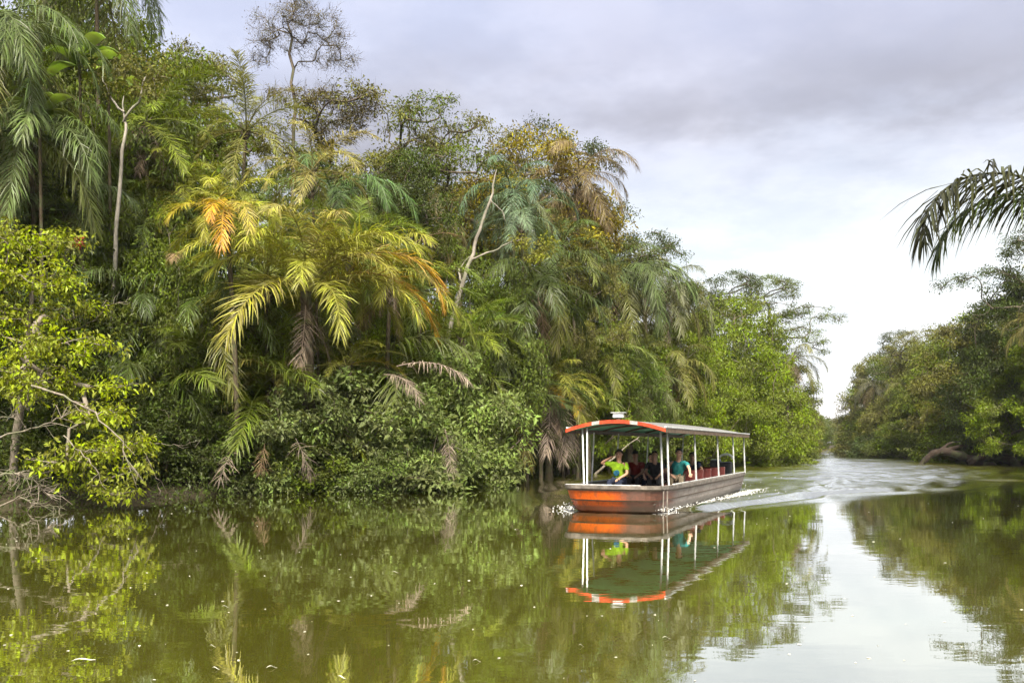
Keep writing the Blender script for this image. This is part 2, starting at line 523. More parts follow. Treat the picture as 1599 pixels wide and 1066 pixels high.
# ---------------------------------------------------------------- plant builders
def leaf_cards(rng, B, D, N, L, W, spray, fold=0.22):
    """Small pointed folded leaves: base B, direction D, normal N, length L, width W."""
    n = len(B)
    S = unit(np.cross(N, D)); N2 = np.cross(D, S)
    L = L[:, None]; W = W[:, None]
    mid = B + D * L * 0.42
    V = np.stack([B, mid + S * W * 0.5 + N2 * W * fold, B + D * L - N2 * L * 0.12, mid - S * W * 0.5 + N2 * W * fold], 1).reshape(-1, 3)
    o = np.arange(n)[:, None] * 4
    F = np.concatenate([o + np.array([[0, 2, 1]]), o + np.array([[0, 3, 2]])], 1).reshape(-1, 3)
    return V, F, np.repeat(spray, 4)
def clump_leaves(rng, C, R, per, leaf, flat=0.5, droop=0.25, up=1.0):
    """Leaves spread through sprays at centres C with radii R."""
    n = len(C) * per
    c = np.repeat(C, per, 0); r = np.repeat(R, per)[:, None]
    g = rng.normal(0, 1, (n, 3)); g = unit(g) * (rng.random((n, 1)) ** 0.45)
    p = c + g * r * np.array([1, 1, flat])
    D = unit(g * np.array([1, 1, 0.5]) + rng.normal(0, 0.55, (n, 3)) + np.array([0, 0, -droop]))
    N = unit(rng.normal(0, 0.55, (n, 3)) + np.array([0, 0, up]) + g * 0.35)
    L = leaf * rng.uniform(0.5, 1.0, n) * (1 + 0.6 * (rng.random(n) < 0.25)); W = L * rng.uniform(0.38, 0.56, n)
    return leaf_cards(rng, p, D, N, L, W, np.repeat(rng.random(len(C)), per))
def lobed(rng, n, lobes, low=-0.45):
    """Spray centres over the outer parts of a few lobes (centre, radii)."""
    out = []
    vol = np.array([l[1][0] * l[1][1] * l[1][2] for l in lobes]) ** 0.67; vol /= vol.sum()
    for (c, r), f in zip(lobes, vol):
        k = max(3, int(n * f)); g = unit(rng.normal(0, 1, (k * 3, 3)))
        g = g[g[:, 2] > low][:k]
        g = g * rng.uniform(0.55, 1.0, (len(g), 1)) ** 0.6
        out.append(np.array(c) + g * np.array(r))
    return np.concatenate(out)
def grow(rng, trunk, C, r_tip=0.012, power=0.46, gnarl=0.10, step=0.55, max_r=None):
    """Limbs that reach every spray: each joins the nearest earlier wood by a curved branch. Returns tube paths."""
    pos = [np.array(p, float) for p in trunk]; par = [-1] + list(range(len(trunk) - 1))
    top = pos[-1]
    order = np.argsort(np.linalg.norm(C - top, axis=1) + rng.normal(0, .3, len(C)))
    chains = [list(range(len(trunk)))]; tips = []
    first = max(0, int(len(trunk) * 0.45))
    for ci in order:
        c = C[ci]; A = np.array(pos)
        dv = c - A; dist = np.linalg.norm(dv, axis=1)
        cost = dist + 0.9 * np.maximum(0, A[:, 2] - c[2] + 0.1 * dist)
        cost[:first] += 50
        j = int(cost.argmin()); d = dist[j]
        k = max(2, int(d / step)); a = pos[j]
        pdir = unit(a - pos[par[j]]) if par[j] >= 0 else np.array([0, 0, 1.0])
        ctrl = a + pdir * 0.38 * d + np.array([0, 0, 0.10 * d])
        prev = j; ch = [j]
        for q in range(1, k + 1):
            f = q / k
            p = (1 - f) ** 2 * a + 2 * f * (1 - f) * ctrl + f * f * c
            if q < k: p = p + rng.normal(0, gnarl * min(1, d / 3), 3)
            pos.append(p); par.append(prev); prev = len(pos) - 1; ch.append(prev)
        chains.append(ch); tips.append(prev)
    load = np.zeros(len(pos))
    for t_ in tips: load[t_] += 1
    for i in range(len(pos) - 1, 0, -1): load[par[i]] += load[i]
    R = r_tip * np.maximum(load, 0.6) ** power
    if max_r: R = np.minimum(R, max_r)
    A = np.array(pos)
    return [(A[ch], R[ch] if k == 0 else np.concatenate([[min(R[ch[0]], R[ch[1]] * 1.3)], R[ch[1:]]])) for k, ch in enumerate(chains)]
def wood_mesh(name, paths, mat, big=7, small=4):
    t = Tubes()
    for p, r in paths:
        t.add(p, r, big if r[0] > 0.06 else small)
    return t.mesh(name, mat)
def crown_mesh(name, parts, mat):
    V, Fc, S, o = [], [], [], 0
    for v, f, s in parts:
        V.append(v); Fc.append(f + o); S.append(s); o += len(v)
    return np_mesh(name, np.concatenate(V), [np.concatenate(Fc)], mat, False, {'spray': np.concatenate(S)})

PROTO = {}
def make_tree_proto(key, seed, H, lobes, n, per, leaf, rs, trunk_to, wob=0.5, flat=0.5, low=-0.4, bark='bark', droop=0.25, r_tip=0.013):
    rng = np.random.default_rng(seed)
    C = lobed(rng, n, lobes, low)
    k = 9; f = np.linspace(0, 1, k)
    trunk = np.stack([f * trunk_to[0] + np.sin(f * 4) * wob * 0.4, f * trunk_to[1] + np.sin(f * 3 + 1) * wob * 0.3 - 0.25 * wob, f * trunk_to[2]], -1)
    trunk[0] = (0, 0, -0.3)
    paths = grow(rng, trunk, C, r_tip)
    R = rng.uniform(0.65, 1.15, len(C)) * rs
    PROTO[key] = (wood_mesh('trunk', paths, M[bark]), crown_mesh('crown', [clump_leaves(rng, C, R, per, leaf, flat, droop)], M['leaf']), H)
    return PROTO[key]
# rounded, broken and spreading crowns for a sixteen metre tree; low bushes four metres across
make_tree_proto('round_a', 11, 16, [((0, 0, 13), (2.6, 2.6, 2.6)), ((-2.4, 0.6, 11.6), (2.2, 2, 1.8)), ((2.5, -0.6, 11.2), (2.1, 2.2, 1.9)), ((0.4, -2.2, 10.2), (2.2, 1.8, 1.7)), ((-0.8, 2.2, 10), (2.2, 1.9, 1.8)), ((1.6, 0.4, 8.4), (1.8, 1.8, 1.2))], 190, 120, 0.19, 0.85, (0.3, 0.2, 10))
make_tree_proto('round_b', 12, 16, [((0.8, 0, 13.6), (2.2, 2.2, 2.2)), ((-1.8, -0.8, 12.4), (2, 2, 1.7)), ((2.8, 1, 12), (1.9, 1.8, 1.5)), ((-2.9, 1.2, 9.9), (2, 1.9, 1.3)), ((2.2, -1.8, 9.4), (2.1, 1.8, 1.4)), ((-0.6, -2.1, 8.2), (1.9, 1.6, 1.3))], 180, 120, 0.17, 0.8, (-0.4, 0.3, 10.5))
make_tree_proto('open_a', 13, 16, [((0, 0, 14.4), (2.8, 2.6, 1.3)), ((-3, 0.4, 12.8), (2.2, 2, 1.0)), ((3, -0.4, 13.2), (2.3, 2, 1.0)), ((0.5, -2.4, 12), (2.2, 1.8, 0.9)), ((1.8, 2, 11.2), (2, 2, 0.9)), ((-1.6, -1, 10.6), (1.7, 1.6, 0.8))], 150, 62, 0.15, 0.72, (0.6, 0, 11), 0.8, 0.42, -0.25, r_tip=0.016)
make_tree_proto('open_b', 14, 16, [((1.0, 0, 14.5), (2.0, 2.0, 1.4)), ((-2.0, 0.4, 13.4), (1.8, 1.8, 1.1)), ((3.4, 0.4, 12.2), (2.0, 1.6, 0.9)), ((-3.2, -0.4, 11.2), (1.6, 1.8, 0.8)), ((0.6, -1.6, 10.8), (1.6, 1.6, 0.8))], 130, 60, 0.14, 0.7, (-0.3, 0.4, 11.4), 0.9, 0.42, -0.25, r_tip=0.016)
make_tree_proto('layered', 15, 16, [((0.5, 0, 14.4), (3.0, 2.6, 1.5)), ((4.4, -0.6, 12.2), (3.2, 1.6, 1.1)), ((-2.8, 0, 12.4), (2.6, 2, 1.5)), ((2.6, -1.6, 9.8), (2.8, 1.8, 1.6)), ((-1.8, -1.4, 9.2), (2.4, 1.8, 1.6)), ((0.4, 0, 7.0), (2.8, 2, 1.6))], 260, 80, 0.15, 0.75, (0.5, 0, 13), 0.5, 0.38, -0.5, r_tip=0.015)
make_tree_proto('bush_a', 16, 4, [((0, 0, 2.3), (1.7, 1.6, 1.5)), ((-1.3, -0.5, 1.5), (1.2, 1.2, 1.2)), ((1.4, -0.4, 1.6), (1.2, 1.2, 1.2)), ((0.2, -1.4, 1.0), (1.5, 1.0, 0.9))], 120, 95, 0.15, 0.52, (0, 0.2, 1.0), 0.2, 0.6, -0.75, r_tip=0.007)
make_tree_proto('bush_b', 17, 4, [((0.4, 0, 2.7), (1.4, 1.4, 1.2)), ((-1.0, -0.3, 1.9), (1.3, 1.2, 1.2)), ((1.5, -0.5, 1.2), (1.1, 1.2, 1.0)), ((-0.4, -1.2, 0.9), (1.6, 1.0, 0.8)), ((-1.9, 0, 0.9), (0.9, 1, 0.7))], 120, 95, 0.17, 0.52, (0, 0.2, 1.0), 0.2, 0.6, -0.75, r_tip=0.007)
make_tree_proto('mass_a', 19, 4, [((0, 0, 2.7), (1.3, 1.3, 1.25)), ((-1.2, -0.3, 1.9), (1.1, 1.1, 1.2)), ((1.2, -0.4, 1.7), (1.2, 1.1, 1.2)), ((0.1, -1.1, 1.1), (1.5, 0.9, 1.0)), ((-0.3, 0.9, 1.4), (1.4, 0.9, 1.2))], 210, 210, 0.072, 0.36, (0, 0.1, 1.6), 0.2, 0.55, -0.8, r_tip=0.005)
make_tree_proto('mass_b', 20, 4, [((0.5, 0, 3.0), (1.0, 1.0, 0.95)), ((-0.7, 0.2, 2.5), (1.0, 1.0, 1.0)), ((1.4, -0.2, 1.9), (1.0, 1.1, 0.9)), ((-1.4, -0.4, 1.4), (1.0, 1.1, 1.0)), ((0.2, -1.1, 1.0), (1.5, 0.9, 0.9))], 200, 200, 0.080, 0.36, (0, 0.1, 1.6), 0.2, 0.5, -0.8, r_tip=0.005)
make_tree_proto('bush_c', 18, 4, [((0, 0, 2.9), (1.0, 1.0, 1.1)), ((-0.9, -0.4, 1.8), (1.2, 1.1, 0.9)), ((1.1, -0.3, 1.9), (1.0, 1.1, 1.0)), ((0.2, -0.9, 1.0), (1.5, 1.0, 0.9))], 120, 110, 0.155, 0.5, (0, 0.2, 1.2), 0.2, 0.65, -0.7, r_tip=0.007)

def plant(name, label, kind, px, d, py_top, col, cat='tree', width=1.0, rz=None, group=None, tilt=0.0, seed=0):
    """A tree or bush standing at distance d whose top reaches photo height py_top."""
    wood, crown, H0 = PROTO[kind]
    top = P(px, py_top, d); gz = ground_z(top.x, top.y)
    s = (top.z - gz) / H0
    rnd = random.Random(hash((px, d)) & 0xffff)
    root = empty(name, (top.x, top.y, gz), rnd.uniform(0, 2 * PI) if rz is None else rad(rz))
    root.rotation_euler.x = tilt
    root.scale = (s * width, s * width, s)
    tag(root, label, cat, group)
    obj('trunk', wood, root)
    obj('crown', crown, root, col)
    return root

# palm fronds: shared meshes, one per angle of the stalk, leaflets hanging true to gravity
FR = {}
def frond_mesh(kind, e0, seed):
    key = (kind, e0, seed)
    if key in FR: return FR[key]
    rng = np.random.default_rng(abs(hash((kind, e0, seed))) % 99991 if False else (len(kind) * 131 + int(e0 + 200) * 17 + seed * 7919))
    L = 5.0
    bend, pairs, ll, droop, wdt, vee, pet = {
        'feather': (95, 78, 1.20, 0.50, 0.036, 0.30, 0.16),
        'weeping': (108, 78, 1.30, 0.80, 0.037, 0.15, 0.14),
        'plume':   (80, 78, 1.10, 0.42, 0.034, 0.55, 0.22),
        'arch':    (118, 104, 1.65, 0.95, 0.056, 0.0, 0.10),
        'stiff':   (68, 70, 1.05, 0.28, 0.037, 0.35, 0.15),
        'deadfan': (40, 30, 2.6, 0.35, 0.075, 0.0, 0.10),
        'dead':    (60, 54, 1.45, 0.55, 0.036, 0.0, 0.12)}[kind]
    bend *= rng.uniform(0.85, 1.15)
    if e0 < 0: bend *= max(0.25, 1 + e0 / 90.0)
    K = 22
    s = np.linspace(0, 1, K)
    ang = np.radians(np.maximum(e0 - bend * s ** 1.25, -88))
    sway = rng.uniform(-0.25, 0.25)
    yaw = sway * s ** 1.5
    T = np.stack([np.cos(ang) * np.cos(yaw), np.cos(ang) * np.sin(yaw), np.sin(ang)], -1)
    pts = np.concatenate([[np.zeros(3)], np.cumsum((T[:-1] + T[1:]) / 2 * L / (K - 1), 0)])
    tb = Tubes(); tb.add(pts, 0.042 * (1 - s * 0.86) + 0.003, 4)
    V = [tb.V[0]]; Q = list(tb.Q); tri = []; o = tb.n; tip = [np.repeat(s * 0.9, 4)]; spray = [np.full(o, 0.25)]
    V0, Q0, T0 = [], [], []
    for k in range(pairs):
        f = pet + (1 - pet) * ((k + 0.5) / pairs) ** 0.92
        b = np.array([np.interp(f, s, pts[:, i]) for i in range(3)]); t = unit(np.array([np.interp(f, s, T[:, i]) for i in range(3)]))
        side = unit(np.cross(np.array([0, 0, 1.0]), t) if abs(t[2]) < 0.98 else np.array([0, 1.0, 0])); nn = np.cross(t, side)
        g = (f - pet) / (1 - pet)
        ln = ll * (0.45 + 0.55 * math.sin(PI * min(1, 0.12 + 0.80 * g ** 0.8))) * (1.0 if g < 0.9 else 0.85)
        al = math.radians(68 - 38 * g)
        for sg in (-1, 1):
            if rng.random() < (0.32 if kind == 'deadfan' else 0.15 if kind == 'dead' else 0.04): continue
            a2 = al + rng.normal(0, 0.34 if kind == 'deadfan' else 0.14); ve = vee + rng.normal(0, 0.28)
            d0 = unit(math.cos(a2) * t + math.sin(a2) * (sg * side * math.cos(ve) + nn * math.sin(ve)))
            l_ = ln * rng.uniform(0.68, 1.15); w_ = wdt * rng.uniform(0.8, 1.2)
            dr = droop * rng.uniform(0.45, 1.75)
            p0 = b; pp = [p0]; dd = [d0]
            for q in range(3):
                d1 = unit(d0 + np.array([0, 0, -1.0]) * dr * (q + 0.4) * 0.62)
                pp.append(pp[-1] + d1 * l_ / 3); dd.append(d1)
            wv = unit(np.cross(d0, nn) + rng.normal(0, 0.35, 3))
            ws = (0.5, 1.0, 0.75)
            vv = []
            for q in range(3):
                vv += [pp[q] - wv * w_ * ws[q] * 0.5, pp[q] + wv * w_ * ws[q] * 0.5]
            vv.append(pp[3])
            V0.append(np.array(vv)); T0.append(f)
            Q0.append([[o, o + 1, o + 3, o + 2], [o + 2, o + 3, o + 5, o + 4]]); tri.append([o + 4, o + 5, o + 6]); o += 7
            spray.append(np.full(7, rng.random()))
            tip.append(np.array([f, f, f, f, f, f, f]) + np.array([0, 0, .04, .04, .08, .08, .1]))
    V.append(np.concatenate(V0)); Q.append(np.concatenate([np.array(q) for q in Q0]))
    me = np_mesh('frond', np.concatenate(V), [np.concatenate(Q), np.array(tri)], M['dead_frond'] if kind.startswith('dead') else M['frond'], False,
                 {'tip': np.concatenate(tip), 'spray': np.concatenate(spray)})
    FR[key] = me
    return me
def add_frond(root, at, az, e0, L, col, kind, rnd, turning=False, name='frond', roll=None):
    q = int(round(e0 / 12.0) * 12)
    o = obj(name, frond_mesh(kind, q, rnd.randint(0, 1)), root, col)
    o.location = at
    o.rotation_euler = (rnd.uniform(-0.25, 0.25) if roll is None else roll, 0, rad(az))
    s = L / 5.0
    o.scale = (s, s * rnd.uniform(0.9, 1.1), s)
    if turning:
        o.material_slots[0].link = 'OBJECT'; o.material_slots[0].material = M['frond_turning']
    return o
def mulc(c, f):
    return tuple(x * f for x in c)
def lerpc(a, b, f):
    return tuple(x * (1 - f) + y * f for x, y in zip(a, b))
BROWN = (0.20, 0.145, 0.085); GREYDEAD = (0.22, 0.18, 0.14)
def palm(label, px, py, d, L, n, col, kind='feather', lean=(0, 0), span=(78, -25), dead=0, extra=(), old=0.0, seed=0, trunk_r=0.095, name='palm_tree', group=None, az0=None, skip=None, bark='fibre'):
    rnd = random.Random(seed * 77 + int(px) * 13 + int(d))
    top = P(px, py, d); bx_, by_ = top.x + lean[0], top.y + lean[1]; gz = ground_z(bx_, by_)
    root = empty(name, (bx_, by_, gz)); tag(root, label, 'palm', group)
    h = top.z - gz
    tip = np.array([-lean[0], -lean[1], h])
    k = 8; f = np.linspace(0, 1, k)[:, None]
    path = tip * f + np.array([[-lean[0], -lean[1], 0]]) * 0.12 * np.sin(f * PI) + np.array([[0, 0, -0.2]]) * (1 - f)
    path[:, :2] = path[:, :2] * (f ** 1.2)
    tb = Tubes(); tb.add(path, trunk_r * (1.25 - 0.45 * f[:, 0]), 8)
    for i in range(10):                                   # old leaf bases under the crown
        a = rnd.uniform(0, 2 * PI); z = h - rnd.uniform(0.0, min(1.2, h * 0.4))
        c = np.array([tip[0], tip[1], z]); u_ = np.array([math.cos(a), math.sin(a), 0])
        tb.add([c, c + u_ * 0.2 + (0, 0, 0.16), c + u_ * 0.32 + (0, 0, 0.38)], [0.07, 0.05, 0.02], 4)
    obj('trunk', tb.mesh('trunk', M[bark]), root)
    a0 = rnd.uniform(0, 360) if az0 is None else az0
    for i in range(n):
        f_ = i / max(1, n - 1)
        e0 = span[0] + (span[1] - span[0]) * f_ ** 0.85 + rnd.uniform(-7, 7)
        az = a0 + i * 137.5 + rnd.uniform(-10, 10)
        if skip and skip[0] < (az % 360) < skip[1]: continue
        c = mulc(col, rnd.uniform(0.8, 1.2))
        if f_ > 0.75: c = lerpc(c, (0.16, 0.13, 0.03), rnd.uniform(0, 0.5))
        turning = rnd.random() < old * f_ * 1.6
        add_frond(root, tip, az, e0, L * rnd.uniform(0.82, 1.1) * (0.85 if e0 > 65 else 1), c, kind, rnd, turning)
    for i in range(dead):
        add_frond(root, tip - np.array([0, 0, rnd.uniform(0.1, 0.5)]), a0 + i * 97, rnd.uniform(-75, -35), L * rnd.uniform(0.45, 0.75), mulc(lerpc(BROWN, GREYDEAD, rnd.random()), rnd.uniform(0.7, 1.1)), 'dead', rnd, name='dead_frond')
    for e in extra:
        az, e0, l_, c, turning = e[:5]
        add_frond(root, tip, az, e0, l_, c, e[5] if len(e) > 5 else kind, rnd, turning, roll=e[6] if len(e) > 6 else None)
    return root

# ---------------------------------------------------------------- the wood on the left bank
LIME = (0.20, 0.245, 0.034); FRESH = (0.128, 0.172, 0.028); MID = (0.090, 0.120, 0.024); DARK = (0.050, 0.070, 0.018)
YELL = (0.26, 0.275, 0.055); GREY = (0.088, 0.122, 0.042); OLIVE = (0.13, 0.135, 0.038); RUST = (0.14, 0.115, 0.045)

def undergrowth(name, label, side, i_from, i_to, off, hmax, n, leaf, col, seed, base=0.0):
    """Uncountable low foliage along a stretch of bank."""
    rng = np.random.default_rng(seed)
    p, nn = SHORE[side], INL[side]
    sel = np.where((p[:, 1] > i_from) & (p[:, 1] < i_to))[0]
    i = rng.choice(sel, n); o = rng.uniform(off[0], off[1], n)
    q = p[i] + nn[i] * o[:, None] + rng.normal(0, 0.8, (n, 2))
    top = hmax * (0.45 + 0.55 * vnoise(q[:, 0], q[:, 1], seed, 0.35)) * np.clip(0.5 + (o - off[0]) / max(0.1, off[1] - off[0]), 0, 1)
    z = base + rng.random(n) ** 0.7 * top + np.interp(o, OFFS, HGT)
    C = np.stack([q[:, 0], q[:, 1], z], -1)
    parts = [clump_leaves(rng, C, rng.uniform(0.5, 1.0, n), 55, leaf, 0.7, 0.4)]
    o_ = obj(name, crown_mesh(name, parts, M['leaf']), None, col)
    return tag(o_, label, kind='stuff')
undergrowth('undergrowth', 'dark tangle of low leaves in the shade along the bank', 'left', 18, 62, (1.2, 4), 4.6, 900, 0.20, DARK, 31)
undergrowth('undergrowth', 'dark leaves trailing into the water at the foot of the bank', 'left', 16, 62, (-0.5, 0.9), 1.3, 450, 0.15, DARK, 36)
undergrowth('undergrowth', 'dark low leaves along the bank behind the boat', 'left', 62, 150, (0.3, 6), 5.0, 700, 0.32, MID, 32)
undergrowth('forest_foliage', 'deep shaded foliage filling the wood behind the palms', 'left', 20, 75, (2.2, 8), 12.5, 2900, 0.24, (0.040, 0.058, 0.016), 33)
undergrowth('forest_foliage', 'deep foliage of the wood along the far left bank', 'left', 75, 262, (2, 13), 12.0, 1500, 0.42, MID, 34)
undergrowth('forest_foliage', 'deep foliage of the wood along the far bank', 'right', 55, 300, (0.2, 12), 12.0, 2300, 0.42, MID, 35)
undergrowth('undergrowth', 'low leaves trailing into the water along the far bank', 'right', 55, 280, (0.4, 2.5), 2.8, 700, 0.34, MID, 37)

undergrowth('undergrowth', 'low leaves on the near bank under the arching frond', 'right', 4, 56, (0.9, 6), 3.0, 650, 0.2, MID, 38)

# trees standing behind, tops against the sky
FOREST = 'tall trees of the wood on the bank'
TREES = [
 # label, kind, px, d, py_top, colour, width
 ('leafy tree at the top corner behind the hanging grey palm fronds', 'round_a', 60, 44, -60, MID, 1.0),
 ('tall leafy tree cut by the top edge above the white trunk', 'round_b', 190, 46, -25, MID, 0.95),
 ('dense leafy tree filling the top left corner behind the palms', 'mass_b', 30, 41, -30, MID, 0.7),
 ('dense leafy tree behind the white trunk', 'mass_a', 150, 42, 20, MID, 0.65),
 ('thin open tree with sparse twigs beside the bare tree', 'open_b', 315, 54, 55, OLIVE, 0.75),
 ('small open tree between white trunk and upright palm', 'open_a', 265, 47, 110, OLIVE, 0.8),
 ('olive tree spreading just below the bare tree crown', 'open_a', 560, 53, 128, OLIVE, 0.95),
 ('dark open tree with ragged top in the middle of the skyline', 'open_b', 660, 54, 155, MID, 0.9),
 ('dense blue green tree behind the long green palm frond', 'round_b', 640, 45, 225, DARK, 0.75),
 ('open twiggy tree against the sky left of the golden crown', 'open_a', 735, 55, 172, OLIVE, 0.8),
 ('broad golden green crown, the highest leafy tree in mid picture', 'round_a', 838, 56, 188, (0.22, 0.195, 0.035), 0.95),
 ('dark leafed tree peeping out above the golden crown', 'open_b', 870, 60, 180, DARK, 0.75),
 ('yellowing tree below the brown palm, right of leaning trunk', 'round_b', 905, 52, 345, OLIVE, 0.6),
 ('dark tree stepping down the skyline right of the brown palm', 'open_a', 1010, 68, 350, DARK, 0.8),
 ('dusky tree with thin top above the drooping palm', 'round_b', 1045, 74, 395, OLIVE, 0.7),
 ('flat branched tree reaching out over the far bend', 'layered', 1195, 97, 425, MID, 0.9),
 ('flat topped tree with dark limbs beside the drooping palm', 'layered', 1140, 86, 418, DARK, 0.85),
 ('bright green round tree above the stern of the boat', 'mass_a', 1150, 78, 455, FRESH, 0.8),
 ('full green tree at the water behind the boat roof', 'mass_b', 1112, 73, 535, FRESH, 0.85),
 ('green tree leaning to the channel past the boat', 'mass_b', 1212, 98, 545, (0.12,0.15,0.035), 0.85),
 ('olive tree low at the far bend of the left bank', 'mass_a', 1243, 126, 600, OLIVE, 0.85),
 ('small hazy tree at the end of the left bank', 'mass_b', 1266, 168, 638, MID, 0.9),
 ('low hazy tree nearest the gap where the channel bends', 'open_a', 1284, 235, 652, MID, 1.0),
]
for lab, kind, px, d, top, col, w in TREES:
    plant('forest_tree', lab, kind, px, d, top, col, 'tree', w, group=FOREST, rz=(px * 37) % 360 if kind != 'layered' else 10)
# the wood goes on behind them
HID = ['at the far left edge behind the grey palm', 'behind the grey frond curtain', 'behind the paddle leaves', 'just left of the white trunk, half hidden', 'right of the bare trunk, half hidden', 'under the olive spreading tree', 'left of the leaning trunk top', 'behind the blue green palm', 'behind the brown tinted palm', 'behind the great drooping palm', 'behind the second drooping palm', 'between drooping palm and flat topped tree', 'behind the green trees past the stern', 'under the long dark green frond', 'right of the white trunk, half hidden']
for i, (px, d, top) in enumerate([(-40, 50, 40), (30, 54, 80), (120, 56, 120), (210, 55, 150), (480, 60, 215), (590, 62, 235), (700, 64, 260), (790, 66, 260), (900, 70, 300), (980, 78, 400), (1075, 88, 440), (1110, 98, 470), (1180, 118, 520), (520, 50, 300), (150, 48, 230)]):
    plant('forest_tree', 'dim leafy tree deep in the wood ' + HID[i], ('round_a', 'round_b')[i % 2], px, d, top, (DARK, MID, OLIVE)[i % 3], 'tree', 1.05, group='half hidden trees deep in the wood')

# bare crowned tree with fine twigs, its lower limbs leafy
def custom_tree(name, label, base, trunk, C, Cleaf, per, leaf, col, twig=0, rs=0.6, cat='tree', r_tip=0.012, bark='bark', flat=0.5, seed=0, gnarl=0.10, power=0.46, droop=0.25):
    rng = np.random.default_rng(seed)
    b = np.array(base)
    root = empty(name, base); tag(root, label, cat)
    C = np.asarray(C, float) - b; trunk = np.asarray(trunk, float) - b
    paths = grow(rng, trunk, C, r_tip, power, gnarl)
    tips = [p[-1] for p, r in paths[1:]]
    if twig:
        for p, r in list(paths[1:]):
            for q in range(twig):
                a = p[-1 - rng.integers(0, min(3, len(p)))]; dirv = unit(unit(p[-1] - p[0]) + rng.normal(0, 0.75, 3) + np.array([0, 0, 0.15]))
                l_ = rng.uniform(0.35, 0.95)
                m1 = a + dirv * l_ * 0.5 + rng.normal(0, 0.05, 3); e = a + dirv * l_ + rng.normal(0, 0.1, 3)
                paths.append((np.array([a, m1, e]), np.array([0.008, 0.006, 0.003])))
                e2 = m1 + unit(dirv + rng.normal(0, 0.7, 3)) * l_ * 0.5
                paths.append((np.array([m1, e2]), np.array([0.006, 0.003])))
    obj('trunk', wood_mesh('trunk', paths, M[bark], 8, 3), root)
    parts = []
    for cc, pr, lf in Cleaf:
        cc = np.asarray(cc, float) - b
        parts.append(clump_leaves(rng, cc, rng.uniform(0.7, 1.2, len(cc)) * rs, pr, lf, flat, droop))
    obj('crown', crown_mesh('crown', parts, M['leaf']), root, col)
    return root
rng = np.random.default_rng(71)
D0 = 52.0
def cloud(px, py, rx, ry, d, rd, n, shell=0.5):
    g = unit(rng.normal(0, 1, (n, 3))) * (shell + (1 - shell) * rng.random((n, 1)))
    c = np.array(P(px, py, d)); k = d / FPX
    return c + g * np.array([rx * k, rd, ry * k])
b0 = P(452, 640, D0); b0.z = ground_z(b0.x, b0.y)
tr = [b0, P(455, 420, D0), P(458, 260, D0), P(459, 195, D0), P(463, 165, D0), P(455, 130, D0), P(459, 108, D0), P(452, 84, D0), P(457, 60, D0), P(450, 38, D0)]
Cb = np.concatenate([cloud(a, b_, rx, ry, D0 + dd, 1.3, n_, 0.35) for a, b_, rx, ry, dd, n_ in ((418, 50, 34, 32, 0, 30), (462, 32, 40, 26, -0.8, 34), (510, 46, 42, 34, 0.4, 40), (535, 86, 22, 24, -0.5, 18), (402, 92, 18, 14, 0.3, 9), (455, 72, 40, 18, 0.6, 16), (495, 92, 34, 14, 0, 12), (478, 12, 36, 8, 0.3, 14))])
Cl = np.concatenate([cloud(560, 165, 60, 28, D0, 2.0, 40, 0.2), cloud(500, 150, 50, 24, D0, 1.8, 22, 0.2), cloud(520, 200, 70, 20, D0, 1.8, 24, .2), cloud(440, 150, 20, 20, D0, 1, 8, .2)])
custom_tree('bare_tree', 'tall almost leafless tree with fine dark twigs rising above the skyline', b0, tr, np.concatenate([Cb, Cl]),
            [(Cb, 26, 0.10), (Cl, 42, 0.15)], 0, 0, (0.11, 0.095, 0.045), twig=8, rs=0.6, r_tip=0.011, seed=3, gnarl=0.13, power=0.40)
# lone tuft of twigs at the right picture edge
# slender white trunk, broken at the top
def trunk_tree(name, label, pts, radii, mat, branches=(), sprays=(), col=MID, per=60, leaf=0.16):
    b = Vector(pts[0]); root = empty(name, b); tag(root, label, 'tree')
    t_ = Tubes(); A = np.array([Vector(p) - b for p in pts])
    def dense(A, r):
        f = np.linspace(0, len(A) - 1, (len(A) - 1) * 4 + 1)
        Q = np.stack([np.interp(f, np.arange(len(A)), A[:, i]) for i in range(3)], -1)
        Q[1:-1] += np.random.default_rng(8).normal(0, 0.03, Q[1:-1].shape)
        return Q, np.interp(f, np.arange(len(A)), r)
    t_.add(*dense(A, radii), 8)
    obj('trunk', t_.mesh('trunk', mat), root)
    for bp, br in branches:
        t2 = Tubes(); t2.add(*dense(np.array([Vector(p) - b for p in bp]), br), 6)
        obj('branch', t2.mesh('branch', mat), root)
    if len(sprays):
        C = np.array([Vector(p) - b for p in sprays])
        r2 = np.random.default_rng(12)
        obj('crown', crown_mesh('crown', [clump_leaves(r2, C, r2.uniform(0.45, 0.8, len(C)), per, leaf)], M['leaf']), root, col)
    return root
g0 = P(172, 640, 33.4); g0.z = ground_z(g0.x, g0.y)
trunk_tree('pale_trunk_tree', 'slender pale white trunk standing straight among the dark palms', [g0, P(176, 440, 33.0), P(185, 330, 32.7), P(196, 205, 32.5), P(194, 150, 32.5)], [0.10, 0.085, 0.075, 0.055, 0.015], M['bark_white'],
           [([P(194, 190, 32.5), P(215, 160, 32.2), P(228, 120, 32.1)], [0.05, 0.04, 0.02]), ([P(195, 175, 32.5), P(170, 150, 32.8), P(160, 120, 32.8)], [0.045, 0.03, 0.015])],
           [P(228 + 26 * math.sin(i * 2.3), 115 + 28 * math.cos(i * 1.7), 32.3 + 0.4 * math.sin(i)) for i in range(16)] + [P(165 + 22 * math.sin(i * 1.9), 120 + 20 * math.cos(i * 2.7), 32.6) for i in range(8)], OLIVE)
g0 = P(655, 650, 45.5); g0.z = ground_z(g0.x, g0.y)
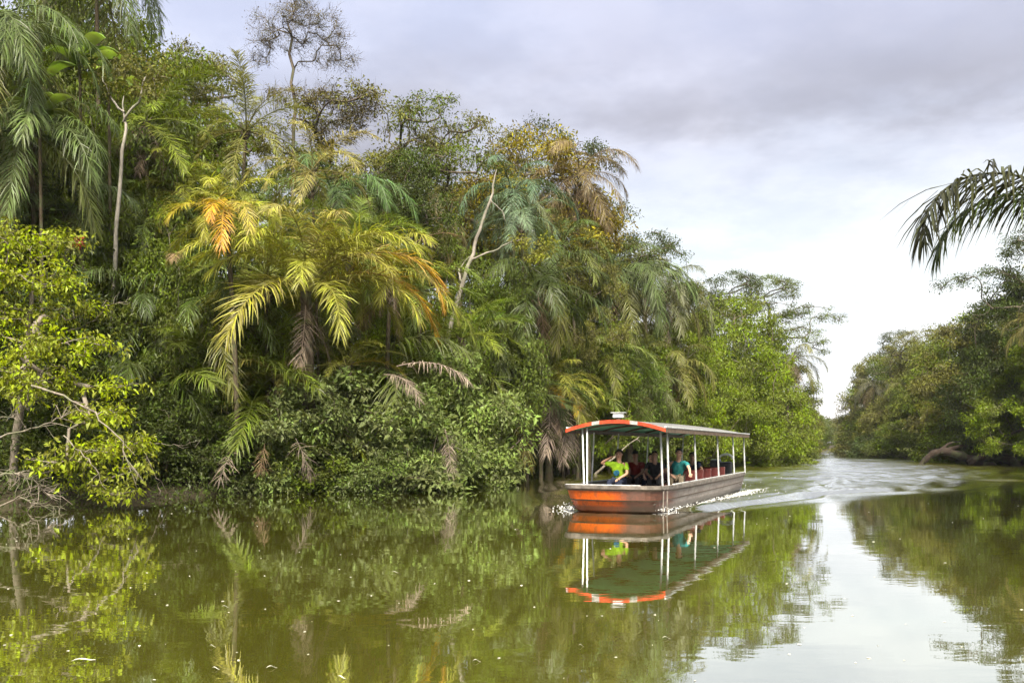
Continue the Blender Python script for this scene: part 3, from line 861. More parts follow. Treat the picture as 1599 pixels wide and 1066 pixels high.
trunk_tree('leaning_tree', 'pale grey leaning trunk with a forked arm, left of the golden crown', [g0, P(690, 560, 44.6), P(718, 460, 44), P(735, 405, 44), P(750, 360, 44), P(768, 300, 44), P(776, 265, 44.2)], [0.14, 0.125, 0.11, 0.095, 0.08, 0.055, 0.02], M['bark_pale'],
           [([P(737, 405, 44), P(770, 392, 43.6), P(800, 378, 43.4), P(830, 372, 43.3)], [0.055, 0.045, 0.032, 0.012]), ([P(722, 440, 44), P(716, 420, 44.3), P(735, 400, 44.4)], [0.05, 0.05, 0.03]), ([P(766, 310, 44), P(784, 330, 43.8), P(790, 345, 43.7)], [0.03, 0.02, 0.01])],
           [P(835 + 24 * math.sin(i * 2.3), 388 + 16 * math.cos(i * 1.7), 43.3 + 0.3 * math.sin(i)) for i in range(16)], (0.17, 0.18, 0.04))

# lime green tree leaning out over the water at the picture's left edge
D1 = 27.0
spots = [(30, 380, 70, 34), (100, 375, 55, 26), (15, 430, 60, 40), (95, 440, 60, 34), (50, 490, 90, 34), (140, 480, 30, 16), (70, 545, 95, 40), (160, 540, 36, 14), (30, 600, 80, 40), (110, 600, 70, 30), (170, 605, 60, 16), (185, 650, 60, 16), (140, 650, 70, 26),
         (222, 690, 34, 22), (170, 700, 70, 26), (110, 715, 80, 30), (150, 755, 60, 18), (205, 735, 40, 18), (-30, 470, 60, 80), (195, 770, 40, 10)]
rng = np.random.default_rng(72)
Cs = [cloud(a, b_, rx, ry, D1 - 0.4 - 0.006 * max(0, b_ - 500) + 0.45 * math.sin(a * b_), 1.1, max(6, int(rx * ry / 92)), 0.05) for a, b_, rx, ry in spots]
Cs = np.concatenate(Cs)
b1 = P(20, 720, 28.2); b1.z = ground_z(b1.x, b1.y)
custom_tree('overhanging_tree', 'lime green tree leaning out over the water at the picture edge', b1,
            [b1, P(24, 690, 28.0), P(32, 640, 27.6), P(40, 590, 27.3), P(46, 530, 27.2), P(50, 470, 27.2), P(52, 430, 27.2)], Cs, [(Cs, 30, 0.165)], 0, 0, LIME, rs=0.40, r_tip=0.008, seed=5, bark='deadwood', flat=0.8, droop=0.5)
# rusty fruit-like leaf ball seen against the dark wood
fb = obj('dry_leaf_cluster', crown_mesh('dry_leaf_cluster', [clump_leaves(np.random.default_rng(3), np.array([[0, 0, 0.0]]), np.array([0.16]), 60, 0.12, 1.0)], M['leaf']), None, (0.42, 0.13, 0.05))
fb.location = P(123, 378, 27.3); tag(fb, 'single rusty orange leaf cluster against the dark wood above the lime tree', 'leaf cluster')

# ---------------------------------------------------------------- palms of the left bank
ORG = (0.36, 0.27, 0.04)
palm('tall palm at the left edge with long grey green hanging fronds', -30, 60, 31, 5.6, 20, GREY, 'weeping', (-0.3, 0.6), (60, -35), dead=3, seed=1, extra=[(-20, 35, 5.2, GREY, False), (-45, 20, 5.0, GREY, False), (10, 40, 5.0, GREY, False)])
palm('grey green palm below the top left corner, fronds like a curtain', 45, 205, 32, 4.6, 18, GREY, 'weeping', (0.2, 0.5), (55, -40), dead=3, seed=2, extra=[(-60, 25, 4.4, mulc(GREY, 1.15), False), (-110, 20, 4.4, GREY, False), (-20, 20, 4.6, GREY, False)])
palm('palm cut by the top edge with one dark frond hanging down', 150, -70, 37, 5.0, 16, mulc(GREY, 0.8), 'weeping', (0, 0.5), (50, -45), seed=3, extra=[(-15, 25, 4.6, mulc(GREY, 0.85), False)])
palm('fan crowned palm with a brown skirt of dead fronds by the white trunk', 225, 190, 37.5, 3.6, 18, FRESH, 'stiff', (0.3, 0.6), (80, -30), dead=9, seed=4)
palm('palm with stiff upright yellow green spears near the bare tree', 385, 205, 41, 3.8, 18, (0.17, 0.18, 0.05), 'plume', (-0.8, 0.6), (88, -30), seed=5, extra=[(-90, 84, 3.9, (0.18, 0.18, 0.05), False), (0, 70, 3.4, (0.18, 0.17, 0.05), False)])
palm('bushy yellow green palm left of the orange frond', 290, 300, 38, 3.4, 18, (0.165, 0.185, 0.035), 'feather', (0, 0.4), (75, -25), seed=6)
palm('palm with one glowing orange frond facing the river', 354, 338, 32.4, 3.0, 10, YELL, 'feather', (0.2, 0.8), (78, 0), seed=7,
     extra=[(-76, 14, 3.3, (0.46, 0.34, 0.065), True, 'feather', 0.0), (-84, 26, 3.0, (0.42, 0.32, 0.06), True, 'feather', 0.1), (-55, 18, 3.2, (0.36, 0.32, 0.08), False), (-125, 25, 2.8, (0.34, 0.30, 0.06), False), (-30, 30, 3.0, YELL, False)])
palm('large arching yellow green palm over a brown fibrous base, mid bank', 478, 455, 34.5, 5.4, 22, (0.265, 0.28, 0.06), 'feather', (0, 0.7), (86, 10), dead=2, seed=8, trunk_r=0.26, old=0.0,
     extra=[(-8, 48, 6.2, (0.23, 0.22, 0.05), True), (-20, 62, 6.0, YELL, False), (-35, 42, 5.0, (0.24, 0.23, 0.06), False), (-60, 66, 5.0, (0.25, 0.23, 0.07), False), (-100, 76, 5.6, (0.25, 0.24, 0.07), False), (-140, 50, 4.6, YELL, False), (4, 40, 5.6, (0.25, 0.2, 0.04), True)])
palm('tall palm with a long dark green frond sweeping over the yellow palms', 520, 305, 41, 4.6, 16, (0.075, 0.12, 0.04), 'weeping', (-0.3, 0.5), (70, -30), seed=9, extra=[(-12, 36, 5.0, (0.085, 0.14, 0.05), False), (-40, 32, 4.6, (0.08, 0.13, 0.045), False)])
palm('slender yellow palm stem rising between the dark frond and orange frond', 487, 268, 37, 3.2, 9, (0.24, 0.225, 0.075), 'feather', (0.25, 0.3), (70, -10), seed=10, trunk_r=0.06, extra=[(-25, 55, 3.6, (0.30, 0.27, 0.10), False)])
palm('palm with orange turning fronds behind the arching palm', 610, 425, 37, 3.6, 14, YELL, 'feather', (-0.3, 0.6), (75, -20), dead=4, seed=11, old=0.2, extra=[(-25, 14, 3.4, YELL, True)])
palm('young bright green palm beside the foot of the leaning trunk', 722, 528, 41.5, 3.6, 12, FRESH, 'stiff', (0, 0.3), (80, 12), seed=12, trunk_r=0.12, extra=[(5, 45, 3.6, (0.12, 0.19, 0.04), False), (-20, 55, 3.2, (0.13, 0.2, 0.04), False)])
palm('blue green palm high beside the leaning trunk', 800, 300, 50, 4.2, 18, (0.095, 0.145, 0.085), 'weeping', (0.3, 0.6), (72, -30), seed=13, dead=2)
palm('grey green palm just under the blue green one', 815, 345, 47, 3.2, 14, (0.11, 0.155, 0.09), 'feather', (0.3, 0.6), (60, -35), seed=14)
palm('brown tinted palm on the skyline right of the golden crown', 905, 275, 54, 4.6, 20, (0.15, 0.12, 0.06), 'weeping', (-0.3, 0.6), (70, -45), dead=5, seed=15)
palm('dark palm in the shade right of the leaning trunk', 840, 450, 47, 4.6, 18, DARK, 'weeping', (0.2, 0.6), (65, -35), dead=3, seed=16)
palm('great drooping grey palm in mid bank, fronds pointing downstream', 965, 430, 58, 6.0, 22, mulc(GREY, 0.85), 'weeping', (-0.5, 0.8), (72, -35), dead=3, seed=17, extra=[(-10, 40, 6.4, GREY, False), (-25, 30, 6.2, GREY, False)])
palm('second drooping palm behind, over the boat canopy', 1040, 455, 68, 5.4, 18, (0.11, 0.12, 0.06), 'weeping', (-0.4, 0.6), (70, -35), dead=2, seed=18)
palm('young palm with a bright arching frond above the boat bow', 920, 560, 55, 4.6, 14, (0.13, 0.165, 0.045), 'feather', (0, 0.4), (74, 0), seed=19, trunk_r=0.16)
palm('yellow green palm at the water with a pale hanging skirt near the bow', 858, 608, 49, 4.0, 16, (0.2, 0.21, 0.045), 'feather', (0, 0.4), (82, -5), dead=6, seed=20, trunk_r=0.2, extra=[(-60, -62, 3.9, mulc(GREYDEAD, 1.2), False, 'dead'), (-100, -66, 4.2, mulc(GREYDEAD, 1.1), False, 'dead'), (-20, -60, 3.8, GREYDEAD, False, 'dead'), (-140, -64, 3.9, mulc(GREYDEAD, 1.1), False, 'dead'), (-80, -50, 4.2, mulc(GREYDEAD, 1.25), False, 'dead'), (-70, 10, 2.2, ORG, True), (-20, 40, 3.6, YELL, False)])
palm('low palm with one orange frond just left of the boat canopy', 903, 640, 50, 2.6, 9, (0.14, 0.17, 0.04), 'stiff', (0, 0.3), (70, 10), seed=21, extra=[(-92, 30, 2.4, ORG, True)])
palm('palm with dead brown skirt behind the front of the boat', 985, 610, 60, 4.2, 16, (0.11, 0.13, 0.045), 'weeping', (0, 0.4), (74, -20), dead=12, seed=22, trunk_r=0.22)
palm('dusky palm above the rear posts of the boat', 1050, 570, 66, 4.6, 16, OLIVE, 'weeping', (0, 0.4), (72, -25), dead=3, seed=23)
palm('low yellow green palm on the bank below the arching palm', 430, 590, 34.9, 2.3, 11, (0.19, 0.18, 0.05), 'feather', (0, 0.3), (72, -5), dead=3, seed=24, extra=[(-150, 25, 2.2, YELL, False)])
palm('small palm with a lit yellow frond over the pale bush', 540, 572, 35.9, 2.6, 9, (0.16, 0.17, 0.04), 'stiff', (0, 0.4), (66, 5), seed=25, extra=[(5, 30, 2.6, (0.27, 0.24, 0.04), False)])
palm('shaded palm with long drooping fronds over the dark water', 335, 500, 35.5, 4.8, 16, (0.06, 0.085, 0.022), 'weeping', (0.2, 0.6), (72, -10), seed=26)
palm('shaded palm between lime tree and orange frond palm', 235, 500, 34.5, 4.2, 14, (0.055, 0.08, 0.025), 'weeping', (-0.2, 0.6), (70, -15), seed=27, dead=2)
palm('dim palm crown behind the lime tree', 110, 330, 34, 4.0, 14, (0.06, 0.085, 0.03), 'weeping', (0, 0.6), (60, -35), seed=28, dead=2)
palm('palm with dry brown fronds behind the leaning trunk', 665, 330, 48, 3.8, 14, (0.15, 0.135, 0.06), 'weeping', (0, 0.6), (55, -45), dead=5, seed=29)
palm('dim palm under the leaning trunk arm', 775, 520, 46, 3.8, 14, (0.07, 0.095, 0.03), 'weeping', (0.2, 0.6), (70, -25), dead=3, seed=30)
palm('palm leaning out at the far bend of the left bank', 1238, 560, 97, 4.4, 14, OLIVE, 'weeping', (-0.6, 0.6), (60, -45), seed=31, dead=2)

for lab, px, py, d, L, n, col, kind, sp_ in [
    ('fresh palm filling in left of the large arching palm', 415, 430, 35.8, 4.0, 14, (0.16, 0.2, 0.045), 'plume', (86, 0)), ('green palm rising just above the large arching palm', 545, 395, 37.5, 4.2, 16, (0.14, 0.19, 0.042), 'plume', (86, -15)),
    ('green palm right of the turning orange fronds', 655, 455, 39, 3.8, 14, (0.13, 0.18, 0.04), 'feather', (84, -10)), ('fresh palm between orange frond and slender yellow palm', 425, 345, 38.5, 3.6, 14, (0.17, 0.2, 0.045), 'feather', (84, -20)),
    ('green palm between white trunk and bushy yellow palm', 235, 345, 36.5, 3.4, 14, (0.10, 0.14, 0.035), 'feather', (80, -25)), ('green palm below the brown tinted palm', 880, 380, 52, 4.0, 16, (0.10, 0.145, 0.045), 'feather', (80, -30))]:
    palm(lab, px, py, d, L, n, col, kind, (0, 0.4), sp_, seed=int(px))
# stemless palms in the shade, long fronds springing from the ground
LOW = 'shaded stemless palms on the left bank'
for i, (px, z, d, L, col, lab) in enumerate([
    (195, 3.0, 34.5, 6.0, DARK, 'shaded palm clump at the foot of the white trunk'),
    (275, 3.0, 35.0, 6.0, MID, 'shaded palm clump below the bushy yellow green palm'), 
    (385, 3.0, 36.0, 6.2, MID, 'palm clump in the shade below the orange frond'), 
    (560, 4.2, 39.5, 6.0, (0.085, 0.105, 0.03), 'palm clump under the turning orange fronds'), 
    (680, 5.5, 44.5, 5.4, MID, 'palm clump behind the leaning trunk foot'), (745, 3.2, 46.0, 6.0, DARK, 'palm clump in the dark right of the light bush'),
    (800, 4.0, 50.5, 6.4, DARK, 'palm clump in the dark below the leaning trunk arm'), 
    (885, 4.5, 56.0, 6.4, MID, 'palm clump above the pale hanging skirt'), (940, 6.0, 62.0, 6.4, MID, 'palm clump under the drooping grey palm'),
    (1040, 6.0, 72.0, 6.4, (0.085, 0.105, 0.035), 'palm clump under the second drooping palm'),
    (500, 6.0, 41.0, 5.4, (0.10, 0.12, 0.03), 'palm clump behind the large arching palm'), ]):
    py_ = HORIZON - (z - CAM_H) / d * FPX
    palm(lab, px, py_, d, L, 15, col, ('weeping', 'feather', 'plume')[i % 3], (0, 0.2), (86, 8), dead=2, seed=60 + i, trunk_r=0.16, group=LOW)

# leafy trees of middle height standing between the palms
for lab, kind, px, d, top, col, w in [
    ('leafy tree low behind the lime tree top', 'mass_b', 140, 33.5, 330, MID, 0.62), ('leafy tree around the foot of the white trunk', 'mass_a', 215, 35, 300, MID, 0.6),
    ('leafy tree under the bushy yellow green palm', 'mass_b', 270, 35.8, 400, (0.07, 0.098, 0.022), 0.7), ('leafy tree below the glowing orange frond', 'mass_a', 335, 37, 440, MID, 0.7),
    ('leafy tree just behind the large arching palm', 'mass_b', 425, 38.5, 390, FRESH, 0.6), ('fresh leafy tree right of the large arching palm', 'mass_a', 560, 39.5, 420, FRESH, 0.6),
    ('leafy tree behind the large pale dead frond', 'mass_b', 630, 41.5, 440, MID, 0.65), ('leafy tree behind the foot of the leaning trunk', 'mass_a', 690, 46, 330, MID, 0.55),
    ('fresh leafy tree right of the leaning trunk fork', 'mass_b', 765, 47, 395, (0.11, 0.15, 0.035), 0.55), ('leafy tree under the blue green palms', 'mass_a', 830, 51, 400, MID, 0.55),
    ('leafy tree under the brown tinted palm', 'mass_b', 890, 55, 400, FRESH, 0.55), ('leafy tree above the front of the canopy', 'mass_a', 945, 60, 480, (0.10, 0.145, 0.035), 0.65),
    ('leafy tree above the middle of the canopy', 'mass_b', 1010, 65.5, 500, MID, 0.7), ('leafy tree above the rear of the canopy', 'mass_a', 1070, 69, 490, FRESH, 0.65),
    ('leafy tree high behind the grey frond curtain', 'mass_a', 95, 36, 110, MID, 0.5), ('leafy tree high right of the white trunk', 'mass_b', 245, 39, 140, (0.10, 0.14, 0.035), 0.5)]:
    plant('leafy_tree', lab, kind, px, d, top, col, 'tree', w, rz=(px * 71) % 360, group='leafy trees between the palms')

# broad paddle leaves high in the corner
def paddle_mesh(seed, L=1.9, w=0.62):
    r = np.random.default_rng(seed); K = 9
    s = np.linspace(0, 1, K); ang = np.radians(55 - 110 * s ** 1.2)
    pts = np.stack([np.cumsum(np.cos(ang)) * L / K, np.zeros(K), np.cumsum(np.sin(ang)) * L / K], -1)
    wd = w * np.sin(PI * np.clip(0.06 + 0.94 * s, 0, 1)) ** 0.6 * (1 - 0.3 * s)
    V = []
    for k in range(K):
        for j, q in enumerate((-1, -0.5, 0, 0.5, 1)):
            V.append(pts[k] + np.array([0, q * wd[k] * 0.5, -abs(q) * wd[k] * 0.16 + r.normal(0, 0.012)]))
    i = (np.arange(K - 1)[:, None] * 5 + np.arange(4)[None, :]).ravel()
    return np_mesh('leaf', np.array(V), [np.stack([i, i + 1, i + 6, i + 5], -1)], M['leaf'], True, {'spray': np.repeat(r.random(K), 5)})
PAD = [paddle_mesh(s) for s in range(3)]
def broadleaf(label, px, py, d, n, col, sc=1.0, seed=0):
    rnd = random.Random(seed); top = P(px, py, d); gz = ground_z(top.x, top.y)
    root = empty('broad_leaf_plant', (top.x, top.y, gz)); tag(root, label, 'plant')
    h = top.z - gz; t_ = Tubes(); t_.add([(0, 0, -0.2), (0.1, 0, h * 0.5), (0, 0, h)], [0.09, 0.07, 0.05], 6)
    obj('stem', t_.mesh('stem', M['fibre']), root)
    for i in range(n):
        o = obj('leaf', PAD[i % 3], root, mulc(col, rnd.uniform(0.8, 1.25)))
        o.location = (0, 0, h - rnd.uniform(0, 0.5)); o.rotation_euler = (rnd.uniform(-.3, .3), rnd.uniform(-0.5, 0.35), i * 2.4)
        s = sc * rnd.uniform(0.8, 1.2); o.scale = (s, s, s)
    return root
broadleaf('broad paddle leaved plant high up between the grey palms', 125, 88, 33, 12, (0.13, 0.2, 0.05), 1.0, 1)
broadleaf('paddle leaved plant hanging beside the grey frond curtain', 62, 160, 31, 10, (0.12, 0.17, 0.05), 0.75, 2)
broadleaf('paddle leaved plant just left of the white trunk', 170, 130, 34, 9, (0.14, 0.19, 0.05), 0.8, 3)

# bushes along the water
BUSH = 'bushes hanging over the water on the left bank'
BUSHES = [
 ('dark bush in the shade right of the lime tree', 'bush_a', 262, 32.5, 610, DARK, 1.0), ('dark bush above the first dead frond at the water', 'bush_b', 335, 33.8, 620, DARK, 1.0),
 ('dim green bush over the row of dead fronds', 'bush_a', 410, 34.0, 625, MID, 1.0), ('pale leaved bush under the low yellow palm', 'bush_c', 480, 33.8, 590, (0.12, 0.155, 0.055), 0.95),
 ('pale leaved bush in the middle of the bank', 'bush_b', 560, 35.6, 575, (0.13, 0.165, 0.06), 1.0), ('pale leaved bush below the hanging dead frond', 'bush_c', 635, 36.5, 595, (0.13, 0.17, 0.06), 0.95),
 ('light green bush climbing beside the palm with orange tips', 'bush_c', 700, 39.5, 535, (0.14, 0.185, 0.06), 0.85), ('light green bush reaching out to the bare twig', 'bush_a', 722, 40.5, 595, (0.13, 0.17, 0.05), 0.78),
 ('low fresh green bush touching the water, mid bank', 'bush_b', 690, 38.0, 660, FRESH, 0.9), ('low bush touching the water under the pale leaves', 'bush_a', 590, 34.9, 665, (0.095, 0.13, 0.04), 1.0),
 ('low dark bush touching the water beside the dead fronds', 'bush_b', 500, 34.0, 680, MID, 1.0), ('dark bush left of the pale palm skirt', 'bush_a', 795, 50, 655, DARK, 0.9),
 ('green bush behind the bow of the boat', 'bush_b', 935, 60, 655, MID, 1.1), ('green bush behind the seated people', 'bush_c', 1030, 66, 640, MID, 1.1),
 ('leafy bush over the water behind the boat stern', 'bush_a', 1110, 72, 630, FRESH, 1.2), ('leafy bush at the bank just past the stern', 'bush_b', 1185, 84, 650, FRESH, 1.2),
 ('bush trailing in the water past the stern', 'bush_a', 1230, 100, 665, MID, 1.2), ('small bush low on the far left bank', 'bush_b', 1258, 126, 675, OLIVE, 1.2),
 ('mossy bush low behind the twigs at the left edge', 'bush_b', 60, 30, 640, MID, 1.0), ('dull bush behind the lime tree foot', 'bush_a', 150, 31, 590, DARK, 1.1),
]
for lab, kind, px, d, top, col, w in BUSHES:
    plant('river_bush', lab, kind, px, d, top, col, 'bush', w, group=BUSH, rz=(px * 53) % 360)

# dead fronds and bare wood at the water's edge
def hanging_frond(label, px, py, d, L, az, e0, col, seed):
    rnd = random.Random(seed)
    o = add_frond(None, P(px, py, d), az, e0, L, col, 'deadfan' if L < 1.8 else 'dead', rnd, name='dead_palm_frond')
    return tag(o, label, 'dead frond')
hanging_frond('grey dead frond hanging to the water, first of three', 368, 698, 31.3, 1.35, -120, -52, mulc(GREYDEAD, 0.7), 1)
hanging_frond('grey dead frond hanging to the water, middle of three', 414, 692, 31.9, 1.1, -60, -78, mulc(BROWN, 0.7), 2)
hanging_frond('grey dead frond hanging to the water, third of three', 462, 684, 31.9, 1.5, -20, -64, mulc(GREYDEAD, 0.6), 3)
hanging_frond('large pale dead frond draped over the pale bushes', 620, 572, 33.4, 3.2, -22, 10, mulc(GREYDEAD, 1.25), 4)
hanging_frond('dead frond lying across the bush beside the large one', 600, 585, 33.3, 2.2, -40, 0, GREYDEAD, 5)
hanging_frond('brown dead frond dipping to the water under the light bush', 695, 668, 36.0, 2.4, -75, -40, GREYDEAD, 6)
hanging_frond('brown dead frond drooping in the dark below the white trunk', 275, 405, 33.5, 2.0, -70, 10, BROWN, 7)
hanging_frond('dry reddish frond standing out beside the leaning trunk', 640, 385, 42, 2.6, -10, 40, BROWN, 8)
def dead_branch(label, pts, r0, seed, twigs=6, name='bare_branch'):
    rng_ = np.random.default_rng(seed); b = Vector(pts[0]); A = np.array([Vector(p) - b for p in pts])
    f = np.linspace(0, len(A) - 1, (len(A) - 1) * 4 + 1)
    Q = np.stack([np.interp(f, np.arange(len(A)), A[:, i]) for i in range(3)], -1); Q[1:] += rng_.normal(0, 0.025, Q[1:].shape)
    t_ = Tubes(); t_.add(Q, r0 * (1 - 0.75 * np.linspace(0, 1, len(Q))), 6)
    for i in range(twigs):
        a = Q[rng_.integers(len(Q) // 4, len(Q))]; d_ = unit(unit(Q[-1] - Q[0]) + rng_.normal(0, 0.8, 3)); l_ = rng_.uniform(0.25, 0.8)
        m_ = a + d_ * l_ * 0.5 + rng_.normal(0, 0.06, 3); e_ = m_ + unit(d_ + rng_.normal(0, 0.6, 3)) * l_ * 0.5
        t_.add([a, m_, e_], [r0 * 0.4, r0 * 0.28, r0 * 0.12], 4)
    o = obj(name, t_.mesh(name, M['deadwood'])); o.location = b
    return tag(o, label, 'branch')
dead_branch('grey limb arching down through the lime tree to the water', [P(50, 602, 25.0), P(100, 618, 24.6), P(150, 645, 24.4), P(190, 690, 24.3), P(207, 740, 24.2)], 0.038, 1, 12)
dead_branch('pale bare branch stretching flat from the left edge', [P(-10, 685, 25), P(40, 672, 24.8), P(80, 660, 24.6), P(120, 640, 24.6)], 0.028, 2, 16)
dead_branch('crooked twig standing in the water right of the lime tree', [P(250, 772, 28.6), P(248, 750, 28.5), P(236, 730, 28.3), P(225, 712, 28)], 0.02, 3, 3)
dead_branch('bleached stick leaning in the shade under the lime tree', [P(100, 680, 24.4), P(125, 705, 24.3), P(150, 730, 24.3), P(165, 765, 24.3)], 0.02, 4, 6)
dead_branch('tangle of grey roots at the left edge of the water', [P(-20, 745, 25.2), P(20, 738, 25), P(50, 745, 24.9), P(75, 770, 24.9)], 0.035, 5, 60)
dead_branch('knot of dry twigs below the flat pale branch', [P(-15, 655, 26), P(20, 650, 25.6), P(45, 620, 25.5), P(60, 590, 25.6)], 0.024, 6, 70)
dead_branch('thin twigs dipping in the water at the lower left bank', [P(0, 790, 24.8), P(30, 775, 24.7), P(60, 785, 24.6), P(95, 790, 24.6)], 0.02, 7, 34)
dead_branch('long thin bare stick over the water below the lime tree', [P(235, 690, 27.6), P(258, 694, 27.4), P(285, 696, 27.3), P(312, 688, 27.2)], 0.012, 8, 2)
dead_branch('white forked twig at the water left of the pale palm skirt', [P(808, 740, 49), P(795, 712, 48.8), P(782, 680, 48.6), P(790, 640, 48.5), P(815, 618, 48.4), P(822, 600, 48.4)], 0.05, 9, 4)
dead_branch('bent pole leaning from the palm skirt into the water', [P(850, 570, 50), P(868, 640, 49.6), P(885, 690, 49.3), P(905, 735, 49.3)], 0.06, 10, 1)
dead_branch('grey pole slanting up behind the seated people', [P(925, 745, 52), P(950, 722, 52), P(975, 700, 52), P(1000, 680, 52)], 0.09, 11, 1)
dead_branch('bare twigs reaching above the shade left of centre', [P(100, 520, 27.5), P(150, 500, 27.2), P(165, 478, 27), P(190, 470, 27)], 0.02, 12, 6)

# ---------------------------------------------------------------- the far bank
RB = 'trees of the far bank'
RTREES = [
 ('tall tree at the right edge with flat dark branches over the sky', 'layered', 1640, 76, 350, DARK, 0.95, 175),
 ('dense dark green tree at the right edge below the flat branches', 'mass_a', 1590, 80, 415, DARK, 0.75, None),
 ('green tree stepping down from the right edge', 'mass_b', 1535, 94, 468, (0.115, 0.118, 0.032), 0.8, None),
 ('rounded olive tree in the middle of the far bank', 'mass_a', 1474, 114, 505, (0.12,0.135,0.035), 0.8, None),
 ('tree with ragged twigs left of the rounded olive tree', 'open_a', 1436, 126, 508, OLIVE, 1.0, None),
 ('thin open tree sloping to the channel on the far bank', 'open_b', 1395, 138, 515, DARK, 1.0, None),
 ('olive tinged tree near the end of the far bank', 'mass_b', 1380, 158, 542, OLIVE, 0.8, None),
 ('grey green hazy tree close to the gap on the far bank', 'mass_a', 1357, 190, 588, (0.11, 0.11, 0.04), 0.85, None),
 ('last small hazy tree of the far bank beside the gap', 'mass_b', 1336, 236, 645, GREY, 0.9, None),
 ('green tree low at the right edge of the far bank', 'mass_b', 1615, 75, 505, FRESH, 0.8, None),
]
for lab, kind, px, d, top, col, w, rz in RTREES:
    plant('bank_tree', lab, kind, px, d, top, col, 'tree', w, rz=rz, group=RB)
FARB = ['at the right edge behind the flat branches', 'behind the rounded olive tree', 'behind the green tree stepping down', 'behind the ragged twig tree', 'behind the olive tinged tree', 'close to the gap']
for i, (px, d, top) in enumerate([(1660, 84, 400), (1500, 110, 520), (1560, 96, 470), (1440, 130, 525), (1405, 150, 540), (1366, 210, 600)]):
    plant('bank_tree', 'tree set back on the far bank ' + FARB[i], ('mass_a', 'mass_b')[i % 2], px, d, top, (OLIVE, MID, FRESH)[i % 3], 'tree', 0.9, group='trees set back on the far bank')
palm('palm with hanging brown fronds at the right edge of the far bank', 1622, 505, 72, 3.6, 16, (0.16, 0.15, 0.05), 'weeping', (0.4, 0.5), (60, -40), dead=6, seed=40)
palm('yellow green palm low in the middle of the far bank', 1475, 640, 92, 3.8, 14, (0.19, 0.19, 0.04), 'feather', (0.3, 0.4), (74, -15), seed=41, dead=2)
palm('grey palm drooping near the end of the far bank', 1364, 600, 148, 5.0, 14, (0.11, 0.11, 0.06), 'weeping', (0.3, 0.5), (60, -40), seed=42, dead=3)
palm('olive palm halfway along the far bank', 1420, 600, 118, 4.6, 14, OLIVE, 'weeping', (0.3, 0.5), (60, -40), seed=43, dead=4)
RBUSH = [('yellow green bush behind the fallen log', 'bush_c', 1472, 90, 678, (0.2, 0.19, 0.05), 0.9), ('dark bush over the thick end of the fallen log', 'bush_a', 1560, 91, 615, DARK, 1.1),
 ('green bush at the water right of the log', 'bush_b', 1612, 80, 610, FRESH, 1.0), ('mid green bush left of the yellow green one', 'bush_b', 1415, 108, 655, MID, 1.3),
 ('grey green bush low on the far bank', 'bush_a', 1380, 130, 660, GREY, 1.3), ('olive bush above the water on the far bank', 'bush_b', 1362, 152, 655, OLIVE, 1.4),
 ('fresh green bush above the log', 'bush_a', 1520, 88, 620, FRESH, 1.2), ('small bush at the tip of the far bank', 'bush_b', 1342, 200, 668, MID, 1.3)]
for lab, kind, px, d, top, col, w in RBUSH:
    plant('bank_bush', lab, kind, px, d, top, col, 'bush', w, group='bushes along the far bank')
# wood closing the view at the bend
rng = np.random.default_rng(9)
C = np.stack([rng.uniform(80, 190, 1900), rng.uniform(330, 380, 1900), np.zeros(1900)], -1)
C[:, 2] = 0.6 + rng.random(1900) ** 0.8 * (8 + 5 * vnoise(C[:, 0], C[:, 1], 4, 0.08))
tag(obj('distant_wood', crown_mesh('distant_wood', [clump_leaves(rng, C, rng.uniform(1.2, 2.4, 1900), 32, 0.9, 0.7)], M['leaf']), None, MID), 'hazy distant wood closing the channel at its bend', kind='stuff')

# fallen log in the shallows by the far bank
lb = P(1530, 726, 79); lb.z = 0.0
root = empty('fallen_log', lb); tag(root, 'dark fallen log arching out of the water by the far bank', 'log')
def lp(px, py, d):
    return np.array(P(px, py, d) - lb)
def limb(name, pts, r0, r1):
    A = np.array(pts); k = len(A); f = np.linspace(0, k - 1, k * 5); Q = np.stack([np.interp(f, range(k), A[:, i]) for i in range(3)], -1)
    for _ in range(3): Q[1:-1] = (Q[:-2] + 2 * Q[1:-1] + Q[2:]) / 4
    t_ = Tubes(); t_.add(Q, np.linspace(r0, r1, len(Q)) * (1 + 0.12 * np.sin(f * 7)), 9); obj(name, t_.mesh(name, M['wet_log']), root)
limb('trunk', [lp(1552, 732, 78.5), lp(1525, 720, 78.8), lp(1500, 711, 79), lp(1474, 703, 79.2), lp(1455, 708, 79.4), lp(1441, 722, 79.5), lp(1436, 730, 79.5)], 0.48, 0.18)
limb('limb', [lp(1512, 724, 78.4), lp(1530, 713, 78.3), lp(1556, 712, 78.2), lp(1580, 719, 78), lp(1592, 729, 78)], 0.30, 0.42)
limb('branch', [lp(1480, 703, 79.2), lp(1500, 696, 79.6), lp(1530, 701, 80), lp(1560, 704, 80.5)], 0.24, 0.08)
limb('branch', [lp(1470, 702, 79.2), lp(1482, 692, 79.6), lp(1500, 688, 80)], 0.16, 0.05)
limb('branch', [lp(1535, 712, 78.3), lp(1548, 699, 78.6), lp(1552, 690, 78.8)], 0.14, 0.04)

